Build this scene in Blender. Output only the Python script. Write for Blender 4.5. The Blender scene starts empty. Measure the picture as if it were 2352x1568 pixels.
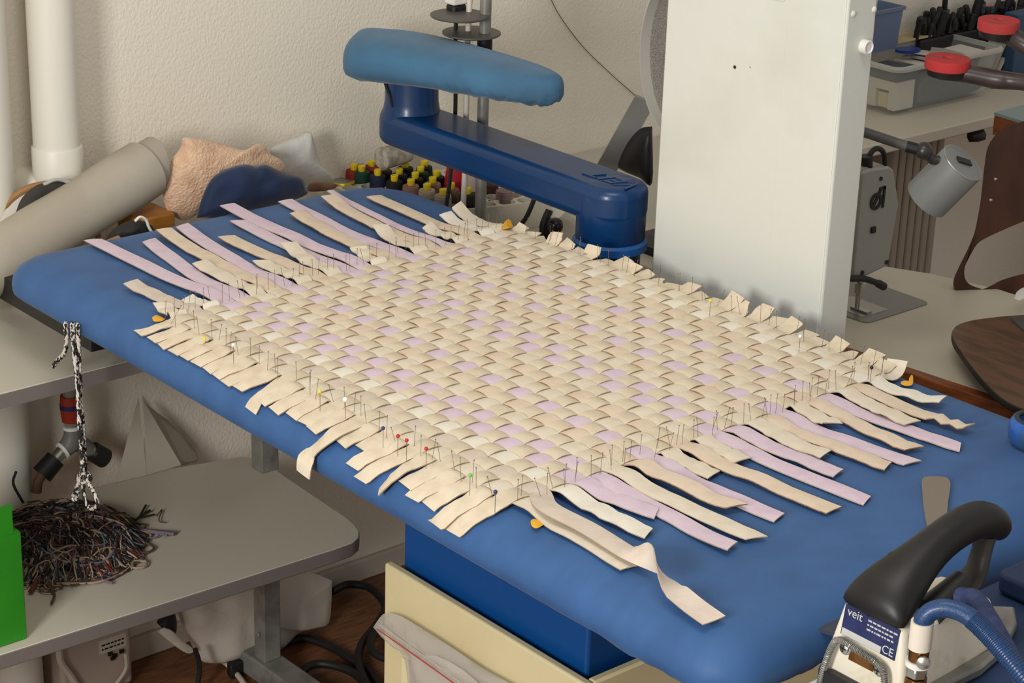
import bpy, math, random
from mathutils import Vector, Matrix, noise
PI = math.pi
scn = bpy.context.scene
COL = scn.collection
V = Vector

# ---------------------------------------------------------------- camera, world, light, exposure
F_PX, PITCH, ROLL, YAW = 4832.737, 0.372961342, -0.0329128951, 0.851695455
CAM = V((0.0, 0.0, 1.9))                       # lens 1.9 m above the floor, 1.0 m above the ironing board
_f = V((-math.sin(YAW) * math.cos(PITCH), math.cos(YAW) * math.cos(PITCH), -math.sin(PITCH)))
_r = V((math.cos(YAW), math.sin(YAW), 0.0))
_d = _f.cross(_r)
RIGHT = math.cos(ROLL) * _r + math.sin(ROLL) * _d
DOWN = -math.sin(ROLL) * _r + math.cos(ROLL) * _d
FWD = _f
cd = bpy.data.cameras.new('camera')
cd.sensor_width = 36.0
cd.lens = F_PX / 2352 * 36.0
cd.clip_start = 0.05
cam = bpy.data.objects.new('camera', cd)
COL.objects.link(cam)
M3 = Matrix((RIGHT, -DOWN, -FWD)).transposed()
cam.matrix_world = Matrix.Translation(CAM) @ M3.to_4x4()
scn.camera = cam

w = bpy.data.worlds.new('world'); scn.world = w; w.use_nodes = True
w.node_tree.nodes['Background'].inputs[0].default_value = (1.0, 0.97, 0.925, 1)
w.node_tree.nodes['Background'].inputs[1].default_value = 0.43

def area_light(name, loc, target, sx, sy, power, col):
    ld = bpy.data.lights.new(name, 'AREA'); ld.shape = 'RECTANGLE'; ld.size = sx; ld.size_y = sy
    ld.energy = power; ld.color = col
    o = bpy.data.objects.new(name, ld); COL.objects.link(o); o.location = loc
    o.rotation_euler = (V(target) - V(loc)).to_track_quat('-Z', 'Y').to_euler()
    return o
area_light('window_daylight', (-0.75, -1.15, 1.80), (-2.1, 1.7, 0.85), 0.6, 0.85, 66, (1.0, 0.985, 0.95))
area_light('overhead_fill', (-1.3, 1.2, 2.9), (-1.7, 1.8, 0.8), 1.2, 0.5, 14, (1.0, 0.95, 0.86))  # unseen warm area light from above, weak beside the window

vs = scn.view_settings
vs.view_transform = 'Standard'; vs.look = 'None'; vs.gamma = 1.0; vs.use_curve_mapping = False
vs.exposure = 0.0

# ---------------------------------------------------------------- rays from photograph positions to real planes
def _ray(px, py):
    return (FWD + RIGHT * ((px - 1176) / F_PX) + DOWN * ((py - 784) / F_PX))
def on_z(px, py, z):
    d = _ray(px, py); return CAM + d * ((z - CAM.z) / d.z)
def on_x(px, py, x):
    d = _ray(px, py); return CAM + d * (x / d.x)
def on_y(px, py, y):
    d = _ray(px, py); return CAM + d * (y / d.y)
def at_dist(px, py, dist):
    return CAM + _ray(px, py).normalized() * dist

# ---------------------------------------------------------------- materials
def lin(c):
    return tuple(((x / 255) / 12.92 if x / 255 <= 0.04045 else ((x / 255 + 0.055) / 1.055) ** 2.4) for x in c)
MATS = {}
def mat(name, col, rough=0.6, metal=0.0, col2=None, nscale=15.0, lo=0.42, hi=0.62, bump=0.0, bscale=120.0, bdist=0.002,
        stretch=None, sheen=0.0, trans=0.0, alpha=1.0, coat=0.0, spec=0.5, ior=1.45, detail=4.0):
    m = bpy.data.materials.new(name); m.use_nodes = True
    nt = m.node_tree; b = nt.nodes['Principled BSDF']
    c1 = lin(col) + (1,)
    b.inputs['Base Color'].default_value = c1
    b.inputs['Roughness'].default_value = rough
    b.inputs['Metallic'].default_value = metal
    b.inputs['Specular IOR Level'].default_value = spec
    b.inputs['IOR'].default_value = ior
    if sheen:
        b.inputs['Sheen Weight'].default_value = sheen; b.inputs['Sheen Roughness'].default_value = 0.4
    if trans: b.inputs['Transmission Weight'].default_value = trans
    if alpha < 1: b.inputs['Alpha'].default_value = alpha
    if coat: b.inputs['Coat Weight'].default_value = coat; b.inputs['Coat Roughness'].default_value = 0.15
    tc = nt.nodes.new('ShaderNodeTexCoord'); vec = tc.outputs['Object']
    if stretch:
        mp = nt.nodes.new('ShaderNodeMapping'); mp.inputs['Scale'].default_value = stretch
        nt.links.new(vec, mp.inputs['Vector']); vec = mp.outputs['Vector']
    if col2:
        n = nt.nodes.new('ShaderNodeTexNoise'); n.inputs['Scale'].default_value = nscale; n.inputs['Detail'].default_value = detail
        nt.links.new(vec, n.inputs['Vector'])
        mr = nt.nodes.new('ShaderNodeMapRange'); mr.inputs['From Min'].default_value = lo; mr.inputs['From Max'].default_value = hi
        nt.links.new(n.outputs['Fac'], mr.inputs['Value'])
        mx = nt.nodes.new('ShaderNodeMix'); mx.data_type = 'RGBA'
        mx.inputs['A'].default_value = c1; mx.inputs['B'].default_value = lin(col2) + (1,)
        nt.links.new(mr.outputs['Result'], mx.inputs['Factor'])
        nt.links.new(mx.outputs['Result'], b.inputs['Base Color'])
    if bump:
        n2 = nt.nodes.new('ShaderNodeTexNoise'); n2.inputs['Scale'].default_value = bscale; n2.inputs['Detail'].default_value = 3
        nt.links.new(vec, n2.inputs['Vector'])
        bp = nt.nodes.new('ShaderNodeBump'); bp.inputs['Strength'].default_value = bump; bp.inputs['Distance'].default_value = bdist
        nt.links.new(n2.outputs['Fac'], bp.inputs['Height']); nt.links.new(bp.outputs['Normal'], b.inputs['Normal'])
    MATS[name] = m
    return m

# ---------------------------------------------------------------- mesh helpers
def catmull(pts, n):
    P = [V(p) for p in pts]
    if len(P) < 3:
        return [P[0].lerp(P[-1], k / n) for k in range(n + 1)]
    out = []
    S = len(P) - 1
    for k in range(n + 1):
        t = k / n * S; i = min(int(t), S - 1); u = t - i
        p1, p2 = P[i], P[i + 1]
        p0 = P[i - 1] if i > 0 else p1 * 2 - p2
        p3 = P[i + 2] if i + 2 < len(P) else p2 * 2 - p1
        out.append(0.5 * ((2 * p1) + (p2 - p0) * u + (2 * p0 - 5 * p1 + 4 * p2 - p3) * u * u + (3 * p1 - p0 - 3 * p2 + p3) * u ** 3))
    return out
def rrect(x0, x1, y0, y1, r, seg=6):
    rs = r if isinstance(r, (list, tuple)) else [r] * 4          # corners: (x0,y0) (x1,y0) (x1,y1) (x0,y1)
    cs = [(x0 + rs[0], y0 + rs[0], PI), (x1 - rs[1], y0 + rs[1], 1.5 * PI), (x1 - rs[2], y1 - rs[2], 0), (x0 + rs[3], y1 - rs[3], 0.5 * PI)]
    out = []
    for (cx, cy, a0), rr in zip(cs, rs):
        for k in range(seg + 1):
            a = a0 + 0.5 * PI * k / seg
            out.append((cx + rr * math.cos(a), cy + rr * math.sin(a)))
    return out
def frame(z, up=(0, 0, 1)):
    z = V(z).normalized(); u = V(up)
    if abs(z.dot(u)) > 0.98: u = V((1, 0, 0))
    x = u.cross(z).normalized(); y = z.cross(x)
    return x, y, z
def axis_mat(loc, z, up=(0, 0, 1)):
    x, y, z = frame(z, up)
    return Matrix.Translation(V(loc)) @ Matrix((x, y, z)).transposed().to_4x4()

class MB:
    def __init__(s): s.v = []; s.f = []; s.m = []
    def add(s, vs, fs, mi=0, M=None):
        o = len(s.v)
        s.v += [(M @ V(p)) if M is not None else V(p) for p in vs]
        for f in fs: s.f.append([o + k for k in f]); s.m.append(mi)
        return s
    def box(s, lo, hi, mi=0, M=None):
        (a, b, c), (d, e, f) = lo, hi
        vs = [(a, b, c), (d, b, c), (d, e, c), (a, e, c), (a, b, f), (d, b, f), (d, e, f), (a, e, f)]
        return s.add(vs, [(0, 3, 2, 1), (4, 5, 6, 7), (0, 1, 5, 4), (1, 2, 6, 5), (2, 3, 7, 6), (3, 0, 4, 7)], mi, M)
    def prism(s, poly, z0, z1, mi=0, M=None, side=None):
        n = len(poly)
        vs = [(p[0], p[1], z0) for p in poly] + [(p[0], p[1], z1) for p in poly]
        s.add(vs, [list(range(n - 1, -1, -1)), list(range(n, 2 * n))], mi, M)
        o = len(s.v) - 2 * n
        for k in range(n):
            s.f.append([o + k, o + (k + 1) % n, o + n + (k + 1) % n, o + n + k]); s.m.append(mi if side is None else side)
        return s
    def loft(s, rings, mi=0, cap=True, M=None):
        n = len(rings[0]); vs = [p for r in rings for p in r]; fs = []
        for i in range(len(rings) - 1):
            for k in range(n):
                a, b = i * n + k, i * n + (k + 1) % n
                fs.append((a, b, b + n, a + n))
        if cap: fs += [list(range(n - 1, -1, -1)), list(range((len(rings) - 1) * n, len(rings) * n))]
        return s.add(vs, fs, mi, M)
    def tube(s, pts, r, seg=8, mi=0, cap=True):
        P = [V(p) for p in pts]; n = len(P); rings = []
        t = (P[1] - P[0]).normalized(); x, y, _ = frame(t)
        for i in range(n):
            t2 = (P[min(i + 1, n - 1)] - P[max(i - 1, 0)])
            t2 = t2.normalized() if t2.length > 1e-9 else t
            q = t.rotation_difference(t2); x = q @ x; y = q @ y; t = t2
            rr = r[i] if isinstance(r, (list, tuple)) else r
            rings.append([P[i] + x * (rr * math.cos(2 * PI * k / seg)) + y * (rr * math.sin(2 * PI * k / seg)) for k in range(seg)])
        return s.loft(rings, mi, cap)
    def lathe(s, prof, seg=24, mi=0, M=None, cap=True):
        rings = [[(r * math.cos(2 * PI * k / seg), r * math.sin(2 * PI * k / seg), z) for k in range(seg)] for r, z in prof]
        return s.loft(rings, mi, cap, M)
    def cyl(s, a, b, r, seg=20, mi=0):
        a, b = V(a), V(b)
        return s.lathe([(r, 0), (r, (b - a).length)], seg, mi, axis_mat(a, b - a))
    def ball(s, c, r, seg=12, mi=0, sc=(1, 1, 1), M=None):
        n = seg // 2; rings = []
        for i in range(n + 1):
            a = -PI / 2 + PI * i / n; rr = max(math.cos(a), 0.02)
            rings.append([(c[0] + r * sc[0] * rr * math.cos(2 * PI * k / seg), c[1] + r * sc[1] * rr * math.sin(2 * PI * k / seg), c[2] + r * sc[2] * math.sin(a)) for k in range(seg)])
        return s.loft(rings, mi, True, M)
    def torus(s, c, R, r, M=None, seg=32, sub=8, mi=0, a0=0.0, a1=2 * PI):
        full = abs(a1 - a0 - 2 * PI) < 1e-6
        n = seg if full else seg + 1
        vs = []; fs = []
        for i in range(n):
            a = a0 + (a1 - a0) * i / seg
            for k in range(sub):
                b = 2 * PI * k / sub
                vs.append((c[0] + (R + r * math.cos(b)) * math.cos(a), c[1] + (R + r * math.cos(b)) * math.sin(a), c[2] + r * math.sin(b)))
        for i in range(seg):
            j = (i + 1) % n
            for k in range(sub):
                l = (k + 1) % sub
                fs.append((i * sub + k, j * sub + k, j * sub + l, i * sub + l))
        return s.add(vs, fs, mi, M)
    def ribbon(s, ctr, wid, side, th, top=0, edge=1, bot=1, crown=0.0, nw=4):
        """a strip of leather: centre line, width, side vector per station, closed with thickness"""
        n = len(ctr); o = len(s.v); W = nw + 1
        for lay in (0.5, -0.5):
            for i in range(n):
                sd = side[i]; t = (ctr[min(i + 1, n - 1)] - ctr[max(i - 1, 0)]); nn = t.cross(sd)
                if nn.length > 1e-9: nn.normalize()
                if isinstance(crown, list): cr = crown[i]
                else: cr = crown
                for k in range(W):
                    u = k / nw * 2 - 1
                    s.v.append(ctr[i] + sd * (wid[i] * 0.5 * u) + nn * (lay * th + cr * (1 - u * u)))
        N = n * W
        for i in range(n - 1):
            for k in range(nw):
                a = o + i * W + k
                s.f.append([a, a + W, a + W + 1, a + 1]); s.m.append(top)
                s.f.append([N + a, N + a + 1, N + a + W + 1, N + a + W]); s.m.append(bot)
            for k in (0, nw):
                a = o + i * W + k
                q = [a, a + W, a + W + N, a + N]
                s.f.append(q if k else q[::-1]); s.m.append(edge)
        for i in (0, n - 1):
            for k in range(nw):
                a = o + i * W + k; q = [a, a + 1, a + 1 + N, a + N]
                s.f.append(q if i == 0 else q[::-1]); s.m.append(edge)
        return s
    def puff(s, outline, nrm, th, back=None, mi=0, rings=7, wr=0.0, wf=20.0, seed=0, sub=4, pw=0.5):
        """a filled cushion-like solid inside a 3D outline, bulging along nrm"""
        O = [V(p) for p in outline]; O = catmull(O + [O[0]], len(O) * sub)[:-1] if sub > 1 else O
        c = sum(O, V()) / len(O); nrm = V(nrm).normalized(); bk = th if back is None else back
        n = len(O); front = []; rear = []
        for q in range(rings):
            t = 1 - q / rings
            h = (1 - t * t) ** pw
            for lst, sg in ((front, th), (rear, -bk)):
                R = []
                for p in O:
                    b = c + (p - c) * t
                    d = noise.noise(b * wf + V((seed, seed * 2.1, sg))) * wr * min(1, h * 2)
                    R.append(b + nrm * (sg * h + (d if sg > 0 else -d)))
                lst.append(R)
        loop = rear[:0:-1] + front
        s.loft(loop, mi, True)
        return s

ROOT = {}
def _origin(o):
    while o is not None:
        if o.name in ROOT: return ROOT[o.name]
        o = o.parent
    return V((0, 0, 0))
def obj(name, mb, mats, parent=None, smooth=38, bev=None, sub=0, label=None):
    if not isinstance(mats, (list, tuple)): mats = [mats]
    me = bpy.data.meshes.new(name)
    if parent is None:
        lo = V([min(p[k] for p in mb.v) for k in range(3)]); hi = V([max(p[k] for p in mb.v) for k in range(3)])
        org = V(((lo.x + hi.x) / 2, (lo.y + hi.y) / 2, lo.z))
    else: org = _origin(parent)
    me.from_pydata([tuple(p - org) for p in mb.v], [], mb.f)
    for m in mats: me.materials.append(m)
    me.polygons.foreach_set('material_index', mb.m)
    me.polygons.foreach_set('use_smooth', [True] * len(me.polygons))
    me.set_sharp_from_angle(angle=math.radians(smooth))
    me.update()
    o = bpy.data.objects.new(name, me); COL.objects.link(o)
    if parent is None: o.location = org; ROOT[o.name] = org
    else: o.parent = parent
    if bev:
        b = o.modifiers.new('bevel', 'BEVEL'); b.width = bev[0]; b.segments = bev[1]; b.limit_method = 'ANGLE'; b.angle_limit = math.radians(40)
    if sub:
        q = o.modifiers.new('sub', 'SUBSURF'); q.levels = sub; q.render_levels = sub
    if label: o['label'] = label
    return o
def thing(name, label, cat, loc, group=None):
    o = bpy.data.objects.new(name, None); COL.objects.link(o); o.location = V(loc); o.empty_display_size = 0.05
    ROOT[o.name] = V(loc)
    o['label'] = label; o['category'] = cat
    if group: o['group'] = group
    return o
def tag(o, label, cat, group=None, kind=None):
    o['label'] = label; o['category'] = cat
    if group: o['group'] = group
    if kind: o['kind'] = kind
    return o
def struct(name, mb, m, bev=None):
    o = obj(name, mb, m, None, bev=bev); o['kind'] = 'structure'; return o
def text_mb(body, size, depth, M, mi=0, align='CENTER'):
    cu = bpy.data.curves.new('lettering', 'FONT'); cu.body = body; cu.size = size; cu.extrude = depth; cu.align_x = align; cu.align_y = 'CENTER'
    to = bpy.data.objects.new('lettering', cu); COL.objects.link(to)
    bpy.context.view_layer.update()
    dg = bpy.context.evaluated_depsgraph_get()
    me = bpy.data.meshes.new_from_object(to.evaluated_get(dg))
    b = MB(); b.add([v.co.copy() for v in me.vertices], [list(p.vertices) for p in me.polygons], mi, M)
    bpy.data.objects.remove(to); bpy.data.meshes.remove(me)
    return b

# ---------------------------------------------------------------- palette
m_wall = mat('painted_plaster', (232, 224, 207), 0.75, bump=0.5, bscale=185, bdist=0.003, stretch=(1, 1.1, 0.9))
m_floor = mat('brown_wood_floor', (138, 92, 60), 0.45, col2=(98, 62, 40), nscale=30, stretch=(6, 0.7, 1), lo=0.35, hi=0.7)
m_skirt = mat('painted_skirting', (196, 186, 170), 0.6)
m_pipe = mat('white_pipe_paint', (222, 217, 203), 0.42)
m_blue_cloth = mat('blue_board_cloth', (52, 92, 143), 0.62, col2=(46, 84, 133), nscale=9, bump=0.25, bscale=900, bdist=0.0006, stretch=(1.8, 1, 1), sheen=0.06)
m_buck = mat('faded_blue_cloth', (66, 112, 146), 0.8, col2=(56, 92, 120), nscale=7, lo=0.45, hi=0.7, bump=0.2, bscale=300, bdist=0.001, sheen=0.15)
m_blue_paint = mat('blue_enamel', (5, 55, 104), 0.36, col2=(7, 50, 95), nscale=6, bump=0.05, bscale=60, coat=0.2)
m_base_paint = mat('navy_base_enamel', (2, 60, 118), 0.5, spec=0.25)
m_blue_light = mat('blue_collar_enamel', (22, 84, 150), 0.4)
m_cream = mat('cream_enamel', (204, 190, 149), 0.45, col2=(197, 182, 141), nscale=5)
m_dark = mat('black_steel', (34, 32, 30), 0.55)
m_black = mat('black_plastic', (26, 25, 25), 0.5, bump=0.1, bscale=400, bdist=0.0005)
m_column = mat('white_column_paint', (214, 215, 206), 0.4, col2=(206, 207, 196), nscale=7, lo=0.5, hi=0.75, bump=0.06, bscale=90)
m_white = mat('white_plastic', (228, 226, 218), 0.4)
m_steel = mat('brushed_steel', (188, 186, 180), 0.32, 1.0, bump=0.05, bscale=300)
m_dsteel = mat('dull_galvanised_steel', (150, 148, 141), 0.4, 0.35, col2=(126, 124, 118), nscale=25)
m_pin = mat('pin_steel', (128, 118, 104), 0.4, 0.6)
LC = {}
def leather(n, c, c2):
    LC[n] = mat('leather_' + n, c, 0.8, col2=c2, nscale=55, lo=0.4, hi=0.72, bump=0.3, bscale=420, bdist=0.0008, detail=6)
leather('tan', (216, 202, 178), (205, 189, 163))
leather('cream', (223, 212, 192), (214, 201, 179))
leather('white', (231, 225, 210), (222, 213, 195))
leather('peach', (221, 203, 181), (211, 191, 168))
leather('rose', (214, 199, 184), (204, 187, 172))
leather('lilac', (216, 196, 208), (207, 186, 200))
m_edge = mat('leather_cut_edge', (156, 132, 108), 0.9)
m_fedge = mat('fringe_cut_edge', (178, 158, 136), 0.9)
m_flesh = mat('leather_back', (196, 172, 144), 0.95, col2=(170, 140, 112), nscale=60)
m_rough = mat('leather_brown_back', (140, 104, 76), 0.95, col2=(176, 140, 108), nscale=120, bump=0.6, bscale=250)
m_desk = mat('grey_beige_laminate', (190, 184, 168), 0.45)
m_lowdesk = mat('grey_laminate', (206, 198, 180), 0.42)
m_deskedge = mat('grey_edge_band', (122, 114, 109), 0.5)

# ---------------------------------------------------------------- the setting
struct('wall_left', MB().box((-2.98, 0.2, 0), (-2.88, 6.2, 2.9)), m_wall)
struct('floor', MB().box((-2.98, 0.2, -0.06), (1.2, 6.2, 0)), m_floor)
struct('baseboard_left', MB().box((-2.88, 0.2, 0), (-2.868, 6.2, 0.045)), m_skirt, bev=(0.004, 2))

# ---------------------------------------------------------------- ironing table
BX0, BX1, BY0, BY1 = -2.622, -1.172, 1.311, 2.028
t = thing('ironing_table', 'large blue padded ironing table with dark blue base under the woven panel', 'ironing table', (-1.85, 1.66, 0.0))
prof = [(0.030, 0.846), (0.008, 0.842), (0.001, 0.849), (0.0, 0.860), (0.002, 0.872), (0.009, 0.883), (0.020, 0.891), (0.036, 0.897), (0.056, 0.900)]
rad = [0.055, 0.05, 0.05, 0.095]
rings = []
for ins, z in prof:
    rr = [max(q - ins * 0.6, 0.012) for q in rad]
    ring = rrect(BX0 + ins, BX1 - ins, BY0 + ins, BY1 - ins, rr, 10)
    dense = []
    for k in range(len(ring)):
        a, b = V(ring[k] + (z,)), V(ring[(k + 1) % len(ring)] + (z,))
        nn = max(1, int((b - a).length / 0.02))
        dense += [a.lerp(b, q / nn) for q in range(nn)]
    rings.append(dense)
n0 = [max(1, 1)]
# every ring must share one vertex count: resample by arc length
def resample(loop, n):
    L = [0.0]
    for k in range(len(loop)): L.append(L[-1] + (loop[(k + 1) % len(loop)] - loop[k]).length)
    out = []; j = 0
    for q in range(n):
        s = L[-1] * q / n
        while L[j + 1] < s: j += 1
        out.append(loop[j].lerp(loop[(j + 1) % len(loop)], (s - L[j]) / max(L[j + 1] - L[j], 1e-9)))
    return out
rings = [resample(r, 360) for r in rings]
for q, r in enumerate(rings[:5]):                       # gathers along the hem of the cover near the free end
    for k, p in enumerate(r):
        g = max(0.0, min(1.0, (p.x + 1.45) / 0.25)) * (1 - q / 5)
        r[k] = V((p.x, p.y - (0.004 * g * noise.noise(V((p.x * 60, p.y * 60, 1.0))) if p.y < 1.66 else 0), p.z + 0.012 * g * noise.noise(V((p.x * 45, p.y * 45, 5.0)))))
for r in rings:                                         # the far long edge is not quite parallel to the near one
    for k, p in enumerate(r): r[k] = V((p.x, p.y + 0.030 * (p.x + 1.95) * max(0.0, (p.y - 1.40) / 0.63), p.z))
mb = MB().loft(rings)
obj('board_cover', mb, m_blue_cloth, t, smooth=60)
obj('under_frame', MB().box((-2.78, 1.350, 0.80), (-2.43, 1.385, 0.838)).box((-2.5, 1.385, 0.80), (-2.46, 1.95, 0.838)), m_dark, t, label='black steel rail under the board')
obj('base', MB().box((-1.791, 1.405, 0.06), (-1.462, 1.86, 0.842)), m_base_paint, t, bev=(0.004, 2), label='dark blue steel base')
mb = MB().box((-1.800, 1.383, 0.10), (-1.438, 1.395, 0.722)).box((-1.450, 1.395, 0.10), (-1.438, 1.80, 0.722)).box((-1.800, 1.395, 0.10), (-1.45, 1.403, 0.14))
dp = on_y(925, 1506, 1.382)
obj('door_panel', MB().box((dp.x, 1.3795, 0.105), (-1.452, 1.3828, dp.z)), mat('pale_cream_door', (212, 200, 158), 0.45), t, bev=(0.001, 1), label='paler inset door')
obj('tray_panel', mb, m_cream, t, bev=(0.003, 2), label='cream painted steel panel')

# sleeve arm
t = thing('sleeve_arm', 'dark blue swing arm carrying a padded sleeve board behind the ironing table', 'sleeve board', (-2.155, 2.085, 0.0))
def arc(cx, cz, r, a0, a1, n=6): return [(cx + r * math.cos(a0 + (a1 - a0) * k / n), cz + r * math.sin(a0 + (a1 - a0) * k / n)) for k in range(n + 1)]
MXZ = Matrix(((1, 0, 0, 0), (0, 0, 1, 0), (0, 1, 0, 0), (0, 0, 0, 1)))           # (x, z, y) -> (x, y, z)
PX = -2.166
mb = MB().prism(rrect(-2.703, PX + 0.052, 2.034, 2.136, 0.046, 10), 0.930, 0.987)
obj('arm', mb, m_blue_paint, t, bev=(0.015, 5), smooth=60)
mb = MB().lathe([(0.047, 0), (0.047, 0.894), (0.0525, 0.900), (0.0525, 0.962), (0.050, 0.974), (0.044, 0.983), (0.034, 0.9872), (0.001, 0.9876)], 48, 0, Matrix.Translation((PX, 2.085, 0.0)))
obj('post', mb, m_blue_paint, t, smooth=60)
mb = MB().lathe([(0.050, 0.880), (0.0565, 0.884), (0.0565, 0.895), (0.050, 0.901)], 40, 0, Matrix.Translation((PX, 2.085, 0)))
obj('collar', mb, m_blue_light, t, label='lighter blue ring at the foot of the arm')
mb = MB().lathe([(0.051, 0.962), (0.051, 0.980), (0.0465, 0.990), (0.0445, 1.003), (0.0435, 1.05)], 40, 0, Matrix.Translation((-2.652, 2.085, 0)))
obj('neck', mb, m_blue_paint, t, smooth=60)
# padded sleeve board
rings = []
NB = 72
def buck_w(s):                                       # half width along its length
    e = max(0.0, 1 - (2 * s - 1) ** 2) if s < 0.5 else max(0.0, 1 - ((s - 0.5) / 0.5) ** 2.6)
    base = 0.098 - 0.046 * s
    endl = math.sqrt(max(0.0, 1 - ((0.22 - s) / 0.22) ** 2)) if s < 0.22 else 1.0
    endr = math.sqrt(max(0.0, 1 - ((s - 0.78) / 0.22) ** 2.0)) if s > 0.78 else 1.0
    return max(base * min(endl, endr), 0.004)
for k in range(NB + 1):
    s = 0.5 - 0.5 * math.cos(PI * k / NB)
    x = -2.783 + 0.487 * s; hw = buck_w(s); ring = []
    th = (0.044 - 0.017 * s) * min(1, hw / 0.03) ** 0.6
    for q in range(28):
        a = 2 * PI * q / 28
        ca, sa = math.cos(a), math.sin(a)
        yy = hw * (abs(ca) ** 0.75) * (1 if ca > 0 else -1)
        zz = th * (abs(sa) ** 0.8) * (1 if sa > 0 else -1)
        if sa < 0:
            zz *= 0.92 - 0.2 * s
            g = noise.noise(V((x * 95, yy * 95, 3))) * 0.0055 * (1 if s > 0.6 else (0.7 if s < 0.15 else 0.3))
            zz += g; yy += g * 0.6
        ring.append(V((x, 2.085 + yy, 1.054 + 0.006 * math.sin(PI * s) + 0.036 * s + zz)))
    rings.append(ring)
obj('padded_board', MB().loft(rings), m_buck, t, smooth=70, label='faded blue elasticated cloth pad')
cl = MB().tube(catmull([on_y(884, 172, 2.050), on_y(890, 200, 2.043), on_y(897, 220, 2.041), on_y(901, 246, 2.040)], 10), [0.004, 0.0045, 0.005, 0.0045, 0.004, 0.004, 0.0035, 0.003, 0.003, 0.002, 0.002], 6)
obj('tie_tape', cl, m_black, t, label='black tape end')
tx = text_mb('VEIT', 0.040, 0.0009, Matrix.Translation((-2.165, 2.085, 0.9878)) @ Matrix.Rotation(PI, 4, 'Z') @ Matrix(((1.25, 0.3, 0, 0), (0, 1, 0, 0), (0, 0, 1, 0), (0, 0, 0, 1))))
obj('embossed_lettering', tx, m_blue_paint, t, label='raised lettering on the arm')

# tall column
t = thing('column', 'tall off-white painted steel column standing behind the ironing table', 'column', (-1.905, 2.11, 0))
obj('front_panel', MB().box((-2.069, 2.080, 0.0), (-1.741, 2.137, 2.45)), m_column, t, bev=(0.003, 2))
obj('fold_strip', MB().box((-1.842, 2.0785, 0.0), (-1.744, 2.0815, 1.475)), m_column, t, bev=(0.001, 1), label='raised folded edge strip')
hx = on_y(1688, 154, 2.08)
obj('bolt_hole', MB().cyl((hx.x, 2.0802, hx.z), (hx.x, 2.0792, hx.z), 0.0024, 14), m_dark, t)
hx = on_y(1723, 154, 2.08)
obj('bolt_hole', MB().cyl((hx.x, 2.0802, hx.z), (hx.x, 2.0794, hx.z), 0.0008, 8), m_dark, t)
lb = rrect(on_y(1660, 6, 2.08).x, on_y(1805, 6, 2.08).x, on_y(1805, 4, 2.08).z, 1.46, 0.006)
obj('name_plate', MB().prism(lb, 2.0788, 2.0801, 0, MXZ), m_column, t, smooth=20)
for (px, py) in ((1960, 32), (2008, 22)):
    q = on_x(px, py, -1.741)
    obj('screw', MB().lathe([(0.0042, 0), (0.004, 0.001), (0.0015, 0.0024)], 16, 0, axis_mat(q, (1, 0, 0))), m_white, t)
q = on_x(1983, 106, -1.741)
obj('knob', MB().lathe([(0.0095, 0), (0.0095, 0.009), (0.0085, 0.0102), (0.0075, 0.0102), (0.0068, 0.0088)], 24, 0, axis_mat(q, (1, 0, 0))), m_white, t, label='white round plug')

# ---------------------------------------------------------------- woven leather panel
CX = (-2.2275687, 0.0243657, -0.00084755, 3.735e-05, 5.03354e-05, -8.3916e-06)
CY = (1.3508697, 0.00080212, 0.02615596, 3.4032e-05, -3.42176e-05, 4.62169e-06)
def gp(i, j):
    b = (1, i, j, i * j, i * i, j * j)
    return V((sum(c * q for c, q in zip(CX, b)), sum(c * q for c, q in zip(CY, b)), 0))
ZC, AMP, TH = 0.9056, 0.0021, 0.0016
rnd = random.Random(7)
panel = thing('woven_panel', 'unfinished cream and lilac leather panel in plain weave pinned out on the blue table', 'woven leather', (-1.9, 1.67, 0.9))
KIND = {1: 'cream', 2: 'rose', 3: 'white', 4: 'lilac', 5: 'lilac', 6: 'cream', 7: 'peach', 8: 'lilac', 9: 'cream', 10: 'peach', 11: 'cream', 12: 'lilac',
        13: 'lilac', 14: 'cream', 15: 'peach', 16: 'lilac', 17: 'cream', 18: 'peach', 19: 'lilac', 20: 'cream', 21: 'peach', 22: 'white', 23: 'cream'}
# tip of every long fringe end in the photograph: (x, y, layer)
LT = {1: (372, 702, 2), 2: (300, 655, 1), 3: (430, 688, 2), 4: (213, 552, 1), 5: (342, 553, 0), 6: (458, 605, 2), 7: (376, 533, 1), 8: (418, 520, 0), 9: (600, 604, 2),
      10: (520, 545, 1), 11: (662, 568, 2), 12: (548, 508, 0), 13: (522, 474, 1), 14: (822, 577, 2), 15: (680, 490, 1), 16: (655, 462, 0), 17: (872, 527, 2),
      18: (754, 460, 1), 19: (758, 440, 0), 20: (980, 526, 2), 21: (858, 452, 1), 22: (1022, 500, 2), 23: (1048, 485, 2)}
RT = {1: (1450, 1302, 0), 2: (1640, 1425, 2), 3: (1490, 1225, 1), 4: (1508, 1178, 1), 5: (1682, 1262, 0), 6: (1738, 1236, 1), 7: (1692, 1166, 2), 8: (1790, 1188, 0),
      9: (1640, 1090, 1), 10: (1916, 1170, 1), 11: (1706, 1057, 2), 12: (1992, 1148, 0), 13: (1926, 1086, 1), 14: (1896, 1046, 2), 15: (2040, 1070, 1), 16: (2096, 1062, 0),
      17: (1912, 974, 2), 18: (2100, 1032, 1), 19: (2206, 1026, 0), 20: (2096, 972, 2), 21: (2226, 990, 1), 22: (2165, 926, 2), 23: (2060, 842, 1)}
def wave(c): return (abs(c) ** 0.8) * (1 if c > 0 else -1)
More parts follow.
